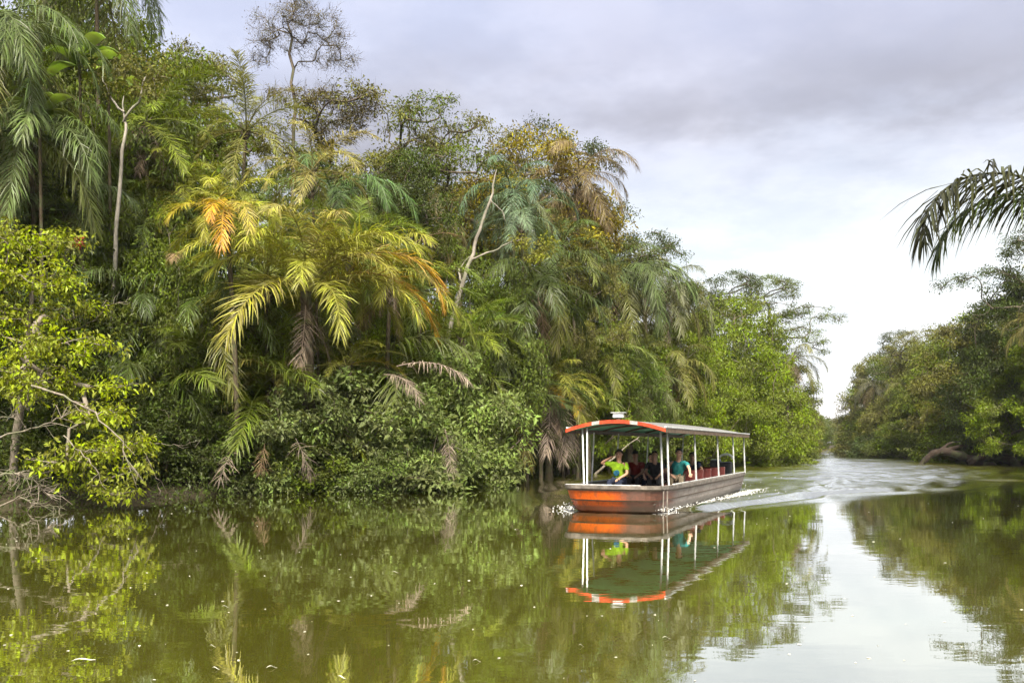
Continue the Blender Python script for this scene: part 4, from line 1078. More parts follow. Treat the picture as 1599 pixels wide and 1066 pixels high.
# palm out of sight at the right: its arching frond crosses the sky
palm('dark palm frond arching in from the right picture edge', 1700, 335, 16.0, 4.4, 0, DARK, 'stiff', (2.4, -0.4), seed=50,
     extra=[(180, 48, 4.1, (0.045, 0.048, 0.02), False, 'arch', 0.22), (168, 36, 3.2, DARK, False, 'arch', 0.1), (40, 40, 4.0, DARK, False), (-40, 35, 4.0, DARK, False), (0, 10, 4.0, DARK, False), (20, 60, 4, DARK, False), (-90, 48, 4, DARK, False), (-65, 15, 4, DARK, False), (-15, 50, 4, DARK, False), (-105, 20, 3.6, DARK, False), (10, -20, 4, DARK, False), (-50, 70, 4, DARK, False)])

# ---------------------------------------------------------------- the tour boat
def hull_material():
    m = new_mat('hull_paint'); t = NT(m)
    tcn = t.n('ShaderNodeTexCoord'); sp = t.n('ShaderNodeSeparateXYZ'); t.l(tcn.outputs['Object'], sp.inputs[0])
    mp = t.n('ShaderNodeMapping'); mp.inputs['Scale'].default_value = (0.6, 1, 2.4); t.l(tcn.outputs['Object'], mp.inputs['Vector'])
    n = t.noise(1.6, 6, mp.outputs[0], 0.65); n2 = t.noise(7, 4, mp.outputs[0], 0.6)
    base = t.ramp(n, [(0.30, (0.12, 0.09, 0.075)), (0.5, (0.25, 0.205, 0.18)), (0.68, (0.36, 0.32, 0.295))])
    base = t.mix(t.ramp(n2, [(0.52, (0, 0, 0)), (0.7, (0.6, 0.6, 0.6))]), base, (0.16, 0.09, 0.055))
    ns = t.n('ShaderNodeMapping'); ns.inputs['Scale'].default_value = (7, 7, 0.5); t.l(tcn.outputs['Object'], ns.inputs['Vector'])
    streak = t.noise(1.0, 5, ns.outputs[0], 0.7)
    # a brown painted stretch around the bow corner
    xb = t.math('MULTIPLY', t.math('ADD', t.math('SUBTRACT', sp.outputs['X'], 4.3), t.math('MULTIPLY', t.math('SUBTRACT', n, 0.5), 2.2)), 1.1, True)
    brown = t.ramp(n2, [(0.35, (0.10, 0.035, 0.018)), (0.65, (0.20, 0.065, 0.035))])
    base = t.mix(t.math('MULTIPLY', xb, 0.92), base, brown)
    # bright orange paint on the far half of the blunt bow, fading where it is worn
    yo = t.math('ADD', sp.outputs['Y'], t.math('MULTIPLY', t.math('SUBTRACT', n, 0.5), 0.8))
    fo = t.math('MULTIPLY', t.math('SUBTRACT', 0.55, yo), 2.2, True)
    fo = t.math('MULTIPLY', fo, t.math('MULTIPLY', t.math('SUBTRACT', sp.outputs['X'], 4.6), 2.5, True))
    org = t.ramp(n2, [(0.3, (0.72, 0.10, 0.006)), (0.6, (0.92, 0.165, 0.008))])
    base = t.mix(fo, base, org)
    base = t.mix(t.ramp(streak, [(0.50, (0, 0, 0)), (0.70, (0.55, 0.55, 0.55))]), base, (0.07, 0.045, 0.03))
    # dirt line at the water
    dz = t.math('MULTIPLY', t.math('SUBTRACT', t.math('ADD', 0.14, t.math('MULTIPLY', n2, 0.1)), sp.outputs['Z']), 14.0, True)
    base = t.mix(t.math('MULTIPLY', dz, 0.75), base, (0.06, 0.045, 0.03))
    b = t.bsdf(base, 0.42, 0.4, bump=n2, bstr=0.15, bdist=0.02)
    t.done(b.outputs[0])
    return m
M['hull'] = hull_material()
M['white_paint'] = plain('white_paint', (0.50, 0.51, 0.50), 0.4, 0.4, wear=0.35)
M['dull_white'] = plain('dull_white', (0.36, 0.33, 0.31), 0.5, 0.4, wear=0.4)
M['rail_paint'] = plain('rail_paint', (0.20, 0.17, 0.145), 0.5, 0.4, wear=0.55, scale=5)
M['orange_paint'] = plain('orange_paint', (0.50, 0.052, 0.014), 0.4, 0.45, wear=0.45, scale=6)
M['roof_paint'] = plain('roof_paint', (0.17, 0.165, 0.15), 0.5, 0.4, wear=0.35, scale=3)
M['green_paint'] = plain('green_paint', (0.10, 0.50, 0.28), 0.45, 0.4, wear=0.25, scale=3)
M['dark_wood'] = plain('dark_wood', (0.11, 0.075, 0.05), 0.6, 0.3, wear=0.45, scale=7)
M['deck'] = plain('deck', (0.13, 0.12, 0.10), 0.7, 0.2, wear=0.4)
M['seat_red'] = plain('seat_red', (0.075, 0.009, 0.007), 0.45, 0.4, wear=0.25)
M['black_plastic'] = plain('black_plastic', (0.025, 0.025, 0.028), 0.4, 0.4, wear=0.3)
M['lamp_glass'] = plain('lamp_glass', (0.8, 0.8, 0.78), 0.15, 0.6, wear=0.08)
SINK = -0.085                                    # the laden hull sits low in the water
boat = empty('tour_boat', (BOAT_O[0], BOAT_O[1], 0.0), BOAT_ROT)
tag(boat, 'long open tour boat with arched canopy and orange blunt bow', 'boat')
def outline(z, off=0.0, n_c=7):
    """Plan of the hull at height z: square stern, blunt bow with rounded corners."""
    hw = 1.40 - 0.20 * max(0, 0.72 - z) / 0.72 * 0.8 + off
    xf = 6.72 - 0.75 * max(0, 0.72 - z) ** 1.3 + off
    xs_ = -7.85 - off
    rc = 0.50
    pts = [(xs_, hw - 0.16)]
    for x in np.linspace(-5.5, xf - rc * 1.6, 9): pts.append((x, hw - 0.16 * max(0, (-2.5 - x) / 5.4) ** 1.5))
    for a in np.linspace(0, PI / 2, n_c):
        pts.append((xf - rc * 1.6 + rc * 1.6 * math.sin(a), hw - rc + rc * math.cos(a)))
    right = [(x, -y) for x, y in pts[::-1]]
    mid = [(xf + 0.10 * (1 - (y / (hw - rc)) ** 2), y) for y in np.linspace(hw - rc, -(hw - rc), 8)[1:-1]]
    return pts + mid + right
def loft(levels, closed_bottom=True, inner=None):
    V, Fq = [], []; n = None
    for z, off, sheer in levels:
        o = outline(z, off); n = len(o)
        for x, y in o:
            V.append((x, y, z + sheer * (0.05 * max(0, (x - 3) / 3.7) ** 2)))
    L = len(levels)
    for k in range(L - 1):
        for i in range(n):
            j = (i + 1) % n
            Fq.append((k * n + i, k * n + j, (k + 1) * n + j, (k + 1) * n + i))
    bm = bmesh.new(); vs_ = [bm.verts.new(v) for v in V]
    for f_ in Fq: bm.faces.new([vs_[i] for i in f_])
    if closed_bottom: bm.faces.new([vs_[i] for i in range(n)][::-1]); bm.faces.new([vs_[(L - 1) * n + i] for i in range(n)])
    bmesh.ops.recalc_face_normals(bm, faces=bm.faces)
    bmesh.ops.translate(bm, verts=bm.verts, vec=(0, 0, SINK))
    return bm
def bm_obj(name, bm, mat, parent, smooth=False):
    me = bpy.data.meshes.new(name); bm.to_mesh(me); bm.free(); me.materials.append(mat)
    for p in me.polygons: p.use_smooth = smooth
    return obj(name, me, parent)
# lapped strakes outside, then over the rim and down to the sole inside
bm_obj('hull', loft([(-0.35, -0.10, 0), (0.10, 0.0, 0), (0.10, 0.025, 0), (0.385, 0.012, 0), (0.40, -0.004, 0), (0.40, 0.025, 0), (0.70, 0.012, 1), (0.72, 0.0, 1), (0.72, -0.07, 1), (0.20, -0.09, 0)]), M['hull'], boat)
bm_obj('gunwale_rail', loft([(0.665, 0.014, 1), (0.665, 0.055, 1), (0.765, 0.055, 1), (0.765, -0.08, 1), (0.722, -0.08, 1), (0.722, 0.013, 1)], False), M['rail_paint'], boat)
bm_obj('rub_strip', loft([(0.61, 0.017, 1), (0.61, 0.034, 1), (0.662, 0.034, 1), (0.662, 0.015, 1)], False), M['dark_wood'], boat)
bm_obj('lap_strip', loft([(0.375, 0.014, 0), (0.375, 0.030, 0), (0.412, 0.030, 0), (0.412, 0.026, 0)], False), M['dark_wood'], boat)
Boxes().box((-0.5, 0, 0.215), (13.6, 2.4, 0.02)).build('sole', M['deck'], boat)
# bow deck ahead of the passengers, with a white coaming across it
Boxes().box((5.98, 0, 0.66 + SINK), (0.75, 2.45, 0.03)).build('bow_deck', M['rail_paint'], boat)
Boxes().bar((6.50, -1.30, 0.80 + SINK), (6.50, 0.85, 0.80 + SINK), 0.05, 0.05).build('bow_bar', M['white_paint'], boat, 0.01)
for s_ in (-1, 1):
    Boxes().bar((4.9, s_ * 1.36, 0.79 + SINK), (-7.6, s_ * 1.30, 0.79 + SINK), 0.06, 0.03).build('rail_cap', M['white_paint'], boat, 0.008)
# bow fenders: two upright battens at the near corner
for y_ in (1.36, 1.30):
    Boxes().bar((5.95 + (1.36 - y_) * 3, y_ + 0.075, 0.0), (6.02 + (1.36 - y_) * 3, y_ + 0.105, 0.57), 0.035).build('corner_batten', M['rail_paint'], boat, 0.006)
# canopy
def roof_z(y, base=2.30, rise=0.23, half=1.38):
    return base + rise * (1 - (y / half) ** 2)
def roof_shell(x0, x1, half, z_off, thick, drop=0.0):
    bm = bmesh.new(); ny_ = 15; nx_ = 9
    def sheet(dz):
        return [[bm.verts.new((x, y, roof_z(y) + z_off + dz - 0.05 * ((x - 1) / 7) ** 2)) for y in np.linspace(-half, half, ny_)] for x in np.linspace(x0, x1, nx_)]
    a, b = sheet(0), sheet(-thick)
    for g, flip in ((a, False), (b, True)):
        for i in range(nx_ - 1):
            for j in range(ny_ - 1):
                q = [g[i][j], g[i + 1][j], g[i + 1][j + 1], g[i][j + 1]]
                bm.faces.new(q[::-1] if flip else q)
    for i in range(nx_ - 1):
        for j in (0, ny_ - 1): bm.faces.new([a[i][j], b[i][j], b[i + 1][j], a[i + 1][j]])
    for j in range(ny_ - 1):
        for i in (0, nx_ - 1): bm.faces.new([a[i][j], a[i][j + 1], b[i][j + 1], b[i][j]])
    bmesh.ops.recalc_face_normals(bm, faces=bm.faces)
    return bm
bm_obj('canopy_roof', roof_shell(-8.0, 6.10, 1.40, 0.0, 0.045), M['roof_paint'], boat, False)
bm_obj('canopy_ceiling', roof_shell(-7.9, 6.02, 1.30, -0.052, 0.02), M['green_paint'], boat, False)
# front fascia: curved board in five painted panels
def fascia(y0, y1, mat, name, x=6.105):
    bm = bmesh.new(); ys_ = np.linspace(y0, y1, max(3, int(abs(y1 - y0) / 0.12) + 2)); rows = []
    for y in ys_:
        z = roof_z(y) - 0.03
        rows.append([bm.verts.new((x + dx, y, z + dz)) for dx, dz in ((0, -0.075), (0.04, -0.075), (0.04, 0.022), (0, 0.022))])
    for a, b in zip(rows[:-1], rows[1:]):
        for k in range(4): bm.faces.new([a[k], a[(k + 1) % 4], b[(k + 1) % 4], b[k]])
    bm.faces.new(rows[0]); bm.faces.new(rows[-1][::-1])
    bmesh.ops.recalc_face_normals(bm, faces=bm.faces)
    return bm_obj(name, bm, mat, boat)
for y0, y1, mt in ((-1.44, -0.66, 'orange_paint'), (-0.66, -0.44, 'dull_white'), (-0.44, 0.44, 'orange_paint'), (0.44, 0.66, 'dull_white'), (0.66, 1.44, 'orange_paint')):
    fascia(y0, y1, M[mt], 'fascia_panel')
for s_ in (-1, 1):
    Boxes().bar((6.08, s_ * 1.42, 2.225), (-8.0, s_ * 1.42, 2.175), 0.03, 0.13).build('side_fascia', M['dark_wood'], boat, 0.006)
    Boxes().bar((6.08, s_ * 1.425, 2.315), (-8.0, s_ * 1.425, 2.265), 0.05, 0.045).build('eave_strip', M['white_paint'], boat, 0.008)
    Boxes().bar((5.9, s_ * 1.24, 2.235), (-7.8, s_ * 1.24, 2.185), 0.06, 0.07).build('canopy_beam', M['dark_wood'], boat)
for x in (5.6, 3.4, 0.9, -1.6, -4.1, -6.6):
    bm = bmesh.new(); ys_ = np.linspace(-1.26, 1.26, 11)
    rows = [[bm.verts.new((x + dx, y, roof_z(y) - 0.075 + dz - 0.05 * ((x - 1) / 7) ** 2)) for dx, dz in ((-0.035, -0.05), (0.035, -0.05), (0.035, 0), (-0.035, 0))] for y in ys_]
    for a, b in zip(rows[:-1], rows[1:]):
        for k in range(4): bm.faces.new([a[k], a[(k + 1) % 4], b[(k + 1) % 4], b[k]])
    bmesh.ops.recalc_face_normals(bm, faces=bm.faces)
    bm_obj('roof_bow', bm, M['dark_wood'], boat)
# posts: paired at the front, single along the sides
def post(a, b, w=0.046):
    Boxes().bar(a, b, w).build('post', M['white_paint'], boat, 0.008)
post((5.40, 1.35, 0.66), (5.33, 1.28, 2.22)); post((5.52, 1.20, 0.66), (5.45, 1.13, 2.26))
post((6.30, -0.74, 0.70), (5.95, -0.86, 2.33)); post((6.22, -0.86, 0.70), (5.90, -1.02, 2.29))
for x in (1.7, -2.0, -5.1, -7.6):
    post((x, 1.32, 0.66), (x - 0.03, 1.25, 2.20), 0.042)
for x in (4.2, 1.7, -2.0, -5.1, -7.6):
    post((x, -1.32, 0.66), (x - 0.03, -1.25, 2.20), 0.042)
# searchlight on the canopy
lamp = Boxes().box((5.55, -0.06, 2.665), (0.14, 0.30, 0.13)).build('searchlight', M['lamp_glass'], boat, 0.015)
Boxes().box((5.55, -0.06, 2.575), (0.06, 0.12, 0.08)).build('searchlight_bracket', M['dark_wood'], lamp)
Boxes().box((5.56, -0.06, 2.742), (0.20, 0.40, 0.02)).build('searchlight_hood', M['white_paint'], lamp)
# rows of red seats on both sides of the aisle
def seat(x, y, back=True):
    s = Boxes().box((x, y, 0.595), (0.44, 0.92, 0.07)).build('seat', M['seat_red'], boat, 0.02)
    if back: Boxes().bar((x - 0.22, y, 0.60), (x - 0.30, y, 0.98), 0.86, 0.06).build('seat_back', M['seat_red'], s, 0.02)
    for q in (-0.36, 0.36): Boxes().box((x, y + q, 0.395), (0.36, 0.05, 0.33)).build('seat_support', M['black_plastic'], s)
for x in (4.85, 3.75, 2.45, 1.15, -0.15, -1.45, -2.75, -4.05):
    for y in (-0.68, 0.68): seat(x, y, x < 1.5)
# helm: white curved grab rail, dark console, outboard engine
t_ = Tubes(); aa = np.linspace(-1.45, 1.75, 16)
t_.add([(-7.15, 0.62 + 0.27 * math.sin(a), 1.27 + 0.16 * math.cos(a)) for a in aa], np.full(16, 0.045), 8)
obj('grab_rail', t_.mesh('grab_rail', M['lamp_glass']), boat)
Boxes().box((-7.2, 0.62, 0.72), (0.32, 0.48, 0.80)).build('helm_seat', M['black_plastic'], boat, 0.06)
eng = Boxes().box((-8.25, 0, 0.92), (0.55, 0.42, 0.5)).build('outboard_engine', M['black_plastic'], boat, 0.08, True)
Boxes().box((-8.2, 0, 0.35), (0.26, 0.2, 0.9)).build('engine_leg', M['black_plastic'], eng, 0.03)
Boxes().box((-8.24, 0, 1.19), (0.42, 0.34, 0.04)).build('engine_cover_band', M['white_paint'], eng, 0.01)

# ---------------------------------------------------------------- the people aboard
SKIN = {'tan': plain('skin_tan', (0.36, 0.20, 0.125), 0.5, 0.35, wear=0.08), 'brown': plain('skin_brown', (0.16, 0.085, 0.05), 0.5, 0.35, wear=0.08), 'fair': plain('skin_fair', (0.50, 0.29, 0.20), 0.5, 0.35, wear=0.08)}
HAIR = plain('hair_dark', (0.012, 0.010, 0.009), 0.6, 0.3, wear=0.3, scale=40)
def cloth(name, c):
    m = new_mat(name); t = NT(m); tcn = t.n('ShaderNodeTexCoord')
    mp = t.n('ShaderNodeMapping'); mp.inputs['Scale'].default_value = (1, 1, 0.6); t.l(tcn.outputs['Object'], mp.inputs['Vector'])
    n = t.noise(9, 4, mp.outputs[0], 0.6)
    t.done(t.bsdf(t.ramp(n, [(0.35, mulc(c, 0.62)), (0.65, mulc(c, 1.1))]), 0.85, 0.1, bump=n, bstr=1.0, bdist=0.07).outputs[0])
    return m
def skinned(name, V, E, R, mat, sub=1):
    me = bpy.data.meshes.new(name); me.from_pydata([tuple(v) for v in V], E, []); me.update()
    o = bpy.data.objects.new(name, me); COL.objects.link(o)
    md = o.modifiers.new('skin', 'SKIN'); md.use_smooth_shade = True; md.branch_smoothing = 0.4
    for i, r in enumerate(R):
        sv = me.skin_vertices[0].data[i]; sv.radius = (r, r) if not isinstance(r, tuple) else r
        sv.use_root = i == 0
    o.modifiers.new('sub', 'SUBSURF').render_levels = sub; o.modifiers['sub'].levels = sub
    dg = bpy.context.evaluated_depsgraph_get()
    res = bpy.data.meshes.new_from_object(o.evaluated_get(dg))
    bpy.data.objects.remove(o)
    res.materials.clear(); res.materials.append(mat)
    for p in res.polygons: p.use_smooth = True; p.material_index = 0
    return res
def elbow(S, W, l1, l2, pole):
    S, W = Vector(S), Vector(W); d = W - S; L = min(d.length, l1 + l2 - 0.005); u = d.normalized()
    a = (l1 * l1 - l2 * l2 + L * L) / (2 * L); h = math.sqrt(max(1e-4, l1 * l1 - a * a))
    p = Vector(pole); p = (p - u * p.dot(u)).normalized()
    return S + u * a + p * h, S + u * L
def person(label, at, turn, lean, side, hands, skin, shirt, trousers, hair='short', scale=1.0, head_turn=0.0, cap=None, print_mat=None):
    """Seated figure. at: seat point in boat coordinates; turn: yaw from the bow; hands: targets relative to the seat."""
    f = lambda z, k=1.0: Vector((math.sin(lean) * z * k, math.sin(side) * z, z * math.cos(lean)))
    pel = Vector((0, 0, 0.10)); sp1 = pel + f(0.16); ch = pel + f(0.36); nk = pel + f(0.50); hb = pel + f(0.60) + Vector((0.015, 0, 0.0)); hd = pel + f(0.68) + Vector((0.02, 0, 0.02)); ht = hd + Vector((0.0, 0, 0.085))
    sh = {s: pel + f(0.445) + Vector((0, s * 0.185, 0)) for s in (-1, 1)}
    V, E, R = [pel, sp1, ch, nk, hb, hd, ht], [(0, 1), (1, 2), (2, 3), (3, 4), (4, 5), (5, 6)], [(0.15, 0.12), (0.125, 0.105), (0.135, 0.11), 0.058, 0.072, (0.082, 0.10), (0.06, 0.07)]
    def add(v, p, r): V.append(Vector(v)); E.append((p, len(V) - 1)); R.append(r); return len(V) - 1
    SV, SE, SR = [pel + Vector((0, 0, -0.04)), sp1.copy(), ch.copy(), pel + f(0.465)], [(0, 1), (1, 2), (2, 3)], [(0.172, 0.145), (0.15, 0.13), (0.16, 0.132), (0.075, 0.075)]
    TV, TE, TR = [pel.copy()], [], [(0.168, 0.138)]
    for s in (-1, 1):
        e, w = elbow(sh[s], hands[s][0], 0.29 * 1, 0.26, hands[s][1])
        i = add(sh[s], 2, 0.062); i = add((sh[s] + e) / 2, i, 0.050); i = add(e, i, 0.042); i = add((e + w) / 2, i, 0.040); i = add(w, i, 0.028)
        u = (w - e).normalized(); across = u.cross(Vector((0, 0, 1))); across = across.normalized() if across.length > 0.1 else Vector((0, 1, 0)); nrm = across.cross(u)
        palm_ = add(w + u * 0.055, i, (0.034, 0.022))
        for k_, (oy, ln) in enumerate(((-0.030, 0.068), (-0.010, 0.080), (0.010, 0.076), (0.029, 0.060))):
            b_ = add(w + u * 0.09 + across * oy, palm_, 0.0095); c_ = add(w + u * (0.09 + ln * 0.55) + across * oy * 1.15 - nrm * 0.012, b_, 0.0085); add(w + u * (0.09 + ln) + across * oy * 1.2 - nrm * 0.032, c_, 0.007)
        b_ = add(w + u * 0.045 + across * (-s * 0.042), palm_, 0.011); add(w + u * 0.085 + across * (-s * 0.062) - nrm * 0.012, b_, 0.009)
        k0 = len(SV); SV += [sh[s] + Vector((0, s * 0.012, 0.005)), sh[s].lerp(e, 0.45), sh[s].lerp(e, 0.72)]; SE += [(2, k0), (k0, k0 + 1), (k0 + 1, k0 + 2)]; SR += [0.085, 0.073, 0.07]
        hp = Vector((0.03, s * 0.095, 0.09)); kn = Vector((0.43, s * 0.13, 0.10)); an = Vector((0.44, s * 0.13, -0.31)); toe = Vector((0.58, s * 0.14, -0.34))
        i = add(hp, 0, 0.085); i = add(kn, i, 0.058); i = add(kn.lerp(an, 0.4), i, 0.05); i = add(an, i, 0.038); add(toe, i, 0.034)
        k0 = len(TV); TV += [hp, hp.lerp(kn, 0.5), kn, kn.lerp(an, 0.5)]; TE += [(0, k0), (k0, k0 + 1), (k0 + 1, k0 + 2), (k0 + 2, k0 + 3)]; TR += [0.105, 0.092, 0.078, 0.076]
    body = obj('person', skinned('person', V, E, R, SKIN[skin]))
    fw = Vector((FWD[0], FWD[1], 0)); pt = Vector((PORT[0], PORT[1], 0)); w_at = Vector((BOAT_O[0], BOAT_O[1], 0)) + fw * at[0] + pt * at[1] + Vector((0, 0, at[2]))
    body.location = w_at; body.rotation_euler = (0, 0, BOAT_ROT + turn); body.scale = (scale,) * 3
    tag(body, label, 'person')
    obj('shirt', skinned('shirt', SV, SE, SR, shirt), body)
    obj('trousers', skinned('trousers', TV, TE, TR, trousers), body)
    # head: hair shell, eyes, nose, mouth, ears
    hq = Matrix.Rotation(head_turn, 3, 'Z')
    def ell(name, c, r, mat, cut=None, n=12):
        bm = bmesh.new(); bmesh.ops.create_uvsphere(bm, u_segments=n, v_segments=max(6, n // 2 + 2), radius=1.0)
        if cut is not None: bmesh.ops.delete(bm, geom=[v for v in bm.verts if cut(v.co)], context='VERTS')
        for v in bm.verts: v.co = hd + hq @ (Vector(c) + Vector((v.co.x * r[0], v.co.y * r[1], v.co.z * r[2])))
        return bm_obj(name, bm, mat, body, True)
    if hair == 'short': ell('hair', (-0.012, 0, 0.035), (0.112, 0.094, 0.108), HAIR, lambda c: c.z < -0.45 or (c.x > 0.45 and c.z < 0.35))
    if hair == 'long': ell('hair', (-0.02, 0, 0.02), (0.118, 0.10, 0.125), HAIR, lambda c: (c.x > 0.4 and c.z < 0.4) or c.z < -0.9); ell('hair_fall', (-0.07, 0, -0.10), (0.06, 0.085, 0.15), HAIR)
    if cap is not None:
        ell('cap', (-0.005, 0, 0.045), (0.118, 0.10, 0.10), cap, lambda c: c.z < -0.05)
        c_ = ell('cap_brim', (0.12, 0, 0.045), (0.075, 0.075, 0.012), cap)
    for s in (-1, 1):
        ell('eye', (0.092, s * 0.033, 0.005), (0.012, 0.014, 0.009), HAIR, n=8); ell('ear', (-0.005, s * 0.088, -0.01), (0.022, 0.012, 0.032), SKIN[skin], n=8)
    ell('nose', (0.102, 0, -0.022), (0.02, 0.015, 0.024), SKIN[skin], n=8); ell('mouth', (0.088, 0, -0.062), (0.010, 0.026, 0.007), M['seat_red'], n=8)
    if print_mat is not None:
        bm = bmesh.new(); bmesh.ops.create_uvsphere(bm, u_segments=12, v_segments=8, radius=1.0)
        for v in bm.verts: v.co = (pel + f(0.22)) + Vector((0.146 + v.co.x * 0.008, -0.02 + v.co.y * 0.085, v.co.z * 0.075 + 0.35 * v.co.y * 0.03))
        bm_obj('shirt_print', bm, print_mat, body, True)
    return body
rest = lambda s: ((0.36, s * 0.13, 0.20), (0, s * 0.6, -0.6))
NAVY = cloth('cloth_navy', (0.02, 0.025, 0.045)); BLACK = cloth('cloth_black', (0.018, 0.018, 0.02)); KHAKI = cloth('cloth_khaki', (0.16, 0.13, 0.09))
person('person in lime green shirt seated at the bow, hand raised to brow', (5.05, -0.22, 0.66), 0.05, 0.05, 0.05, {-1: ((0.12, -0.20, 0.70), (0.2, -1, -0.4)), 1: rest(1)}, 'tan', cloth('cloth_lime', (0.22, 0.37, 0.02)), NAVY, 'short', 1.12, 0.1, print_mat=cloth('print_blue', (0.02, 0.10, 0.16)))
person('person in maroon top and dark cap behind the lime green shirt', (3.95, -0.02, 0.72), 0.1, 0.02, 0.0, {-1: rest(-1), 1: rest(1)}, 'brown', cloth('cloth_maroon', (0.10, 0.015, 0.012)), BLACK, None, 1.0, -0.3, cap=BLACK)
person('person in black with long dark hair beside the paired posts', (4.0, 0.58, 0.72), 0.2, 0.0, 0.0, {-1: rest(-1), 1: rest(1)}, 'brown', BLACK, BLACK, 'long', 1.0, 0.2)
person('man in teal shirt leaning on the rail, forearm over the side', (2.25, 0.84, 0.66), 0.15, 0.36, 0.10, {-1: rest(-1), 1: ((0.78, 0.42, 0.16), (0, 0.8, -0.5))}, 'fair', cloth('cloth_teal', (0.03, 0.20, 0.20)), KHAKI, 'short', 1.2, 0.5)
person('person in dark green top in the shade behind the paired posts', (2.75, 0.15, 0.64), 0.0, 0.0, 0.0, {-1: rest(-1), 1: rest(1)}, 'fair', cloth('cloth_green', (0.02, 0.09, 0.05)), NAVY, 'short', 1.0, 0.0)
person('person in navy top seated amid the red seats', (-0.9, 0.62, 0.64), 0.0, 0.15, 0.0, {-1: rest(-1), 1: ((0.40, 0.30, 0.26), (0, 0.8, -0.5))}, 'brown', NAVY, NAVY, 'short', 1.0, 0.3)
person('person in dark top seated near the white grab rail', (-2.6, 0.30, 0.64), 0.0, 0.1, 0.0, {-1: rest(-1), 1: rest(1)}, 'tan', BLACK, NAVY, 'short', 1.0, 0.0)

# ---------------------------------------------------------------- foam and floating bits
def foam_material():
    m = new_mat('foam'); t = NT(m); tcn = t.n('ShaderNodeTexCoord')
    n = t.noise(9, 4, tcn.outputs['Object'])
    b = t.bsdf(t.ramp(n, [(0.3, (0.55, 0.55, 0.52)), (0.6, (0.85, 0.85, 0.84))]), 0.5, 0.4, bump=n, bstr=0.6, bdist=0.03)
    t.done(b.outputs[0]); return m
M['foam'] = foam_material()
def blobs(rng_, C, R, flat):
    """Small irregular eight-faced lumps."""
    base = np.array([[1, 0, 0], [0, 1, 0], [-1, 0, 0], [0, -1, 0], [0, 0, 1], [0, 0, -1.0]])
    n = len(C); V = base[None] * R[:, None, None] * rng_.uniform(0.5, 1.4, (n, 6, 3)); V[:, :, 2] *= flat
    a = rng_.uniform(0, 2 * PI, n); c, s = np.cos(a)[:, None], np.sin(a)[:, None]
    X = V[:, :, 0] * c - V[:, :, 1] * s; Y = V[:, :, 0] * s + V[:, :, 1] * c
    V = np.stack([X, Y, V[:, :, 2]], -1) + C[:, None, :]
    Fc = np.array([[0, 1, 4], [1, 2, 4], [2, 3, 4], [3, 0, 4], [1, 0, 5], [2, 1, 5], [3, 2, 5], [0, 3, 5]])
    return V.reshape(-1, 3), (np.arange(n)[:, None, None] * 6 + Fc[None]).reshape(-1, 3)
rng = np.random.default_rng(21)
def b2w(u, v):
    return BOAT_O[0] + FWD[0] * u + PORT[0] * v, BOAT_O[1] + FWD[1] * u + PORT[1] * v
n = 420
u = 5.6 - rng.random(n) ** 0.8 * 13.0
v = 1.30 + np.abs(rng.normal(0, 1, n)) * (0.10 + 0.035 * (5.6 - u)) + 0.02 * (5.6 - u)
dens = rng.random(n) < (0.35 + 0.65 * (vnoise(u, v, 2, 1.2) > 0.42))
u, v = u[dens], v[dens]
x, y = b2w(u, v); h, _, _ = wake_height(x, y)
foamV = [blobs(rng, np.stack([x, y, np.maximum(h, 0) + 0.005 + 0.06 * rng.random(len(x)) * np.exp(-(v - 1.3) * 4)], -1), rng.uniform(0.008, 0.026, len(x)), 0.7)]
n = 110                                                     # splash under the far bow corner
u = 6.1 + rng.normal(0, 0.16, n); v = -1.15 - np.abs(rng.normal(0, 0.28, n)); x, y = b2w(u, v)
foamV.append(blobs(rng, np.stack([x, y, np.abs(rng.normal(0, 0.07, n))], -1), rng.uniform(0.010, 0.032, n), 0.9))
n = 90                                                     # splash under the bow
u = 5.9 + rng.normal(0, 0.12, n); v = rng.uniform(0.5, 1.5, n); x, y = b2w(u, v)
foamV.append(blobs(rng, np.stack([x, y, np.abs(rng.normal(0, 0.05, n))], -1), rng.uniform(0.010, 0.032, n), 0.8))
n = 60                                                     # churned water astern
s_ = rng.random(n) ** 1.3 * 16; u = -8.2 - s_; v = rng.normal(0, 0.6 + 0.05 * s_, n); x, y = b2w(u, v); h, _, _ = wake_height(x, y)
foamV.append(blobs(rng, np.stack([x, y, h + 0.004], -1), rng.uniform(0.010, 0.032, n), 0.4))
V, Fc, o = [], [], 0
for a, b in foamV: V.append(a); Fc.append(b + o); o += len(a)
tag(obj('wake_foam', np_mesh('wake_foam', np.concatenate(V), [np.concatenate(Fc)], M['foam'], True)), 'white foam along the hull and bow of the boat', kind='stuff')
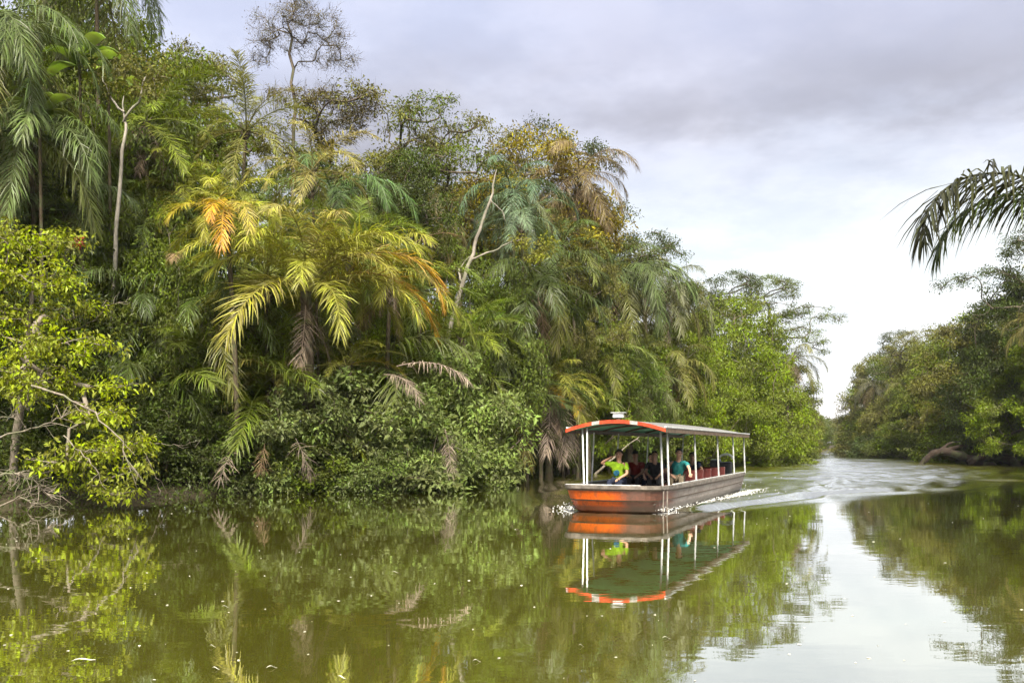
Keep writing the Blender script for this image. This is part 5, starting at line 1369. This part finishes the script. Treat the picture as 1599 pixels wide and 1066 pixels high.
# tiny floating flecks all over the water
M['fleck'] = plain('fleck', (0.62, 0.60, 0.48), 0.6, 0.3, wear=0.4)
n = 230
d = 5.2 + rng.random(n) ** 1.7 * 32; x = rng.uniform(-0.58, 0.58, n) * d
keep = (x > -12) | (d < 24); x, y = x[keep], d[keep]
V, Fc = blobs(rng, np.stack([x, y, np.full(len(x), 0.003)], -1), rng.uniform(0.006, 0.022, len(x)), 0.25)
tag(obj('floating_flecks', np_mesh('floating_flecks', V, [Fc], M['fleck'])), 'tiny pale flecks scattered over the still water', kind='stuff')
def floating_leaf(px, py, L, az, label, seed):
    d_ = FPX * CAM_H / (py - HORIZON); r_ = np.random.default_rng(seed); K = 7; s = np.linspace(0, 1, K)
    w = L * 0.26 * np.sin(PI * np.clip(0.04 + 0.94 * s, 0, 1)) ** 0.8
    V = np.array([(L * (s[k] - 0.5), q * w[k], 0.012 + 0.10 * L * abs(q) * s[k] + 0.012 * math.sin(5 * s[k])) for k in range(K) for q in (-0.5, 0, 0.5)])
    i = (np.arange(K - 1)[:, None] * 3 + np.arange(2)[None, :]).ravel()
    o_ = obj('floating_leaf', np_mesh('floating_leaf', V, [np.stack([i, i + 1, i + 4, i + 3], -1)], M['fleck'], True))
    o_.location = P(px, py, d_); o_.location.z = 0.0; o_.rotation_euler = (0, 0, az)
    return tag(o_, label, 'leaf', 'pale leaves afloat on the near water')
for i, (px, py, L, az, lab) in enumerate([(131, 1032, 0.19, 0.3, 'long pale leaf afloat in the lower left corner'), (425, 1043, 0.09, 0.5, 'pale leaf afloat near the bottom, right of the long leaf'), (337, 1045, 0.07, 0.1, 'small pale leaf afloat near the bottom beside another leaf'),
        (745, 1033, 0.07, 0.2, 'small pale leaf afloat at the bottom middle'), (533, 1059, 0.08, -0.2, 'pale leaf afloat at the bottom edge left of middle'), (332, 1010, 0.06, 0.2, 'tiny pale leaf afloat above the bottom pair'),
        (908, 1009, 0.05, 0.0, 'tiny pale leaf afloat below the boat reflection'), (1041, 997, 0.08, 0.1, 'pale leaf afloat where tree and sky reflections meet'), (617, 894, 0.10, 0.0, 'pale leaf afloat in mid water'), (352, 948, 0.08, 0.3, 'pale leaf afloat in the green water left of middle')]):
    floating_leaf(px, py, L, az, lab, i)

# ---------------------------------------------------------------- humid air: far trees fade
hz = new_mat('haze_air'); t = NT(hz)
pv = t.n('ShaderNodeVolumePrincipled'); pv.inputs['Color'].default_value = (0.93, 0.95, 1.0, 1); pv.inputs['Density'].default_value = 0.00013; pv.inputs['Anisotropy'].default_value = 0.2
t.l(pv.outputs[0], t.n('ShaderNodeOutputMaterial').inputs['Volume'])
haze = Boxes().box((0, 400, 14.0), (3800, 4600, 34.0)).build('haze', hz)
tag(haze, 'thin humid haze in the air over the river', kind='stuff')
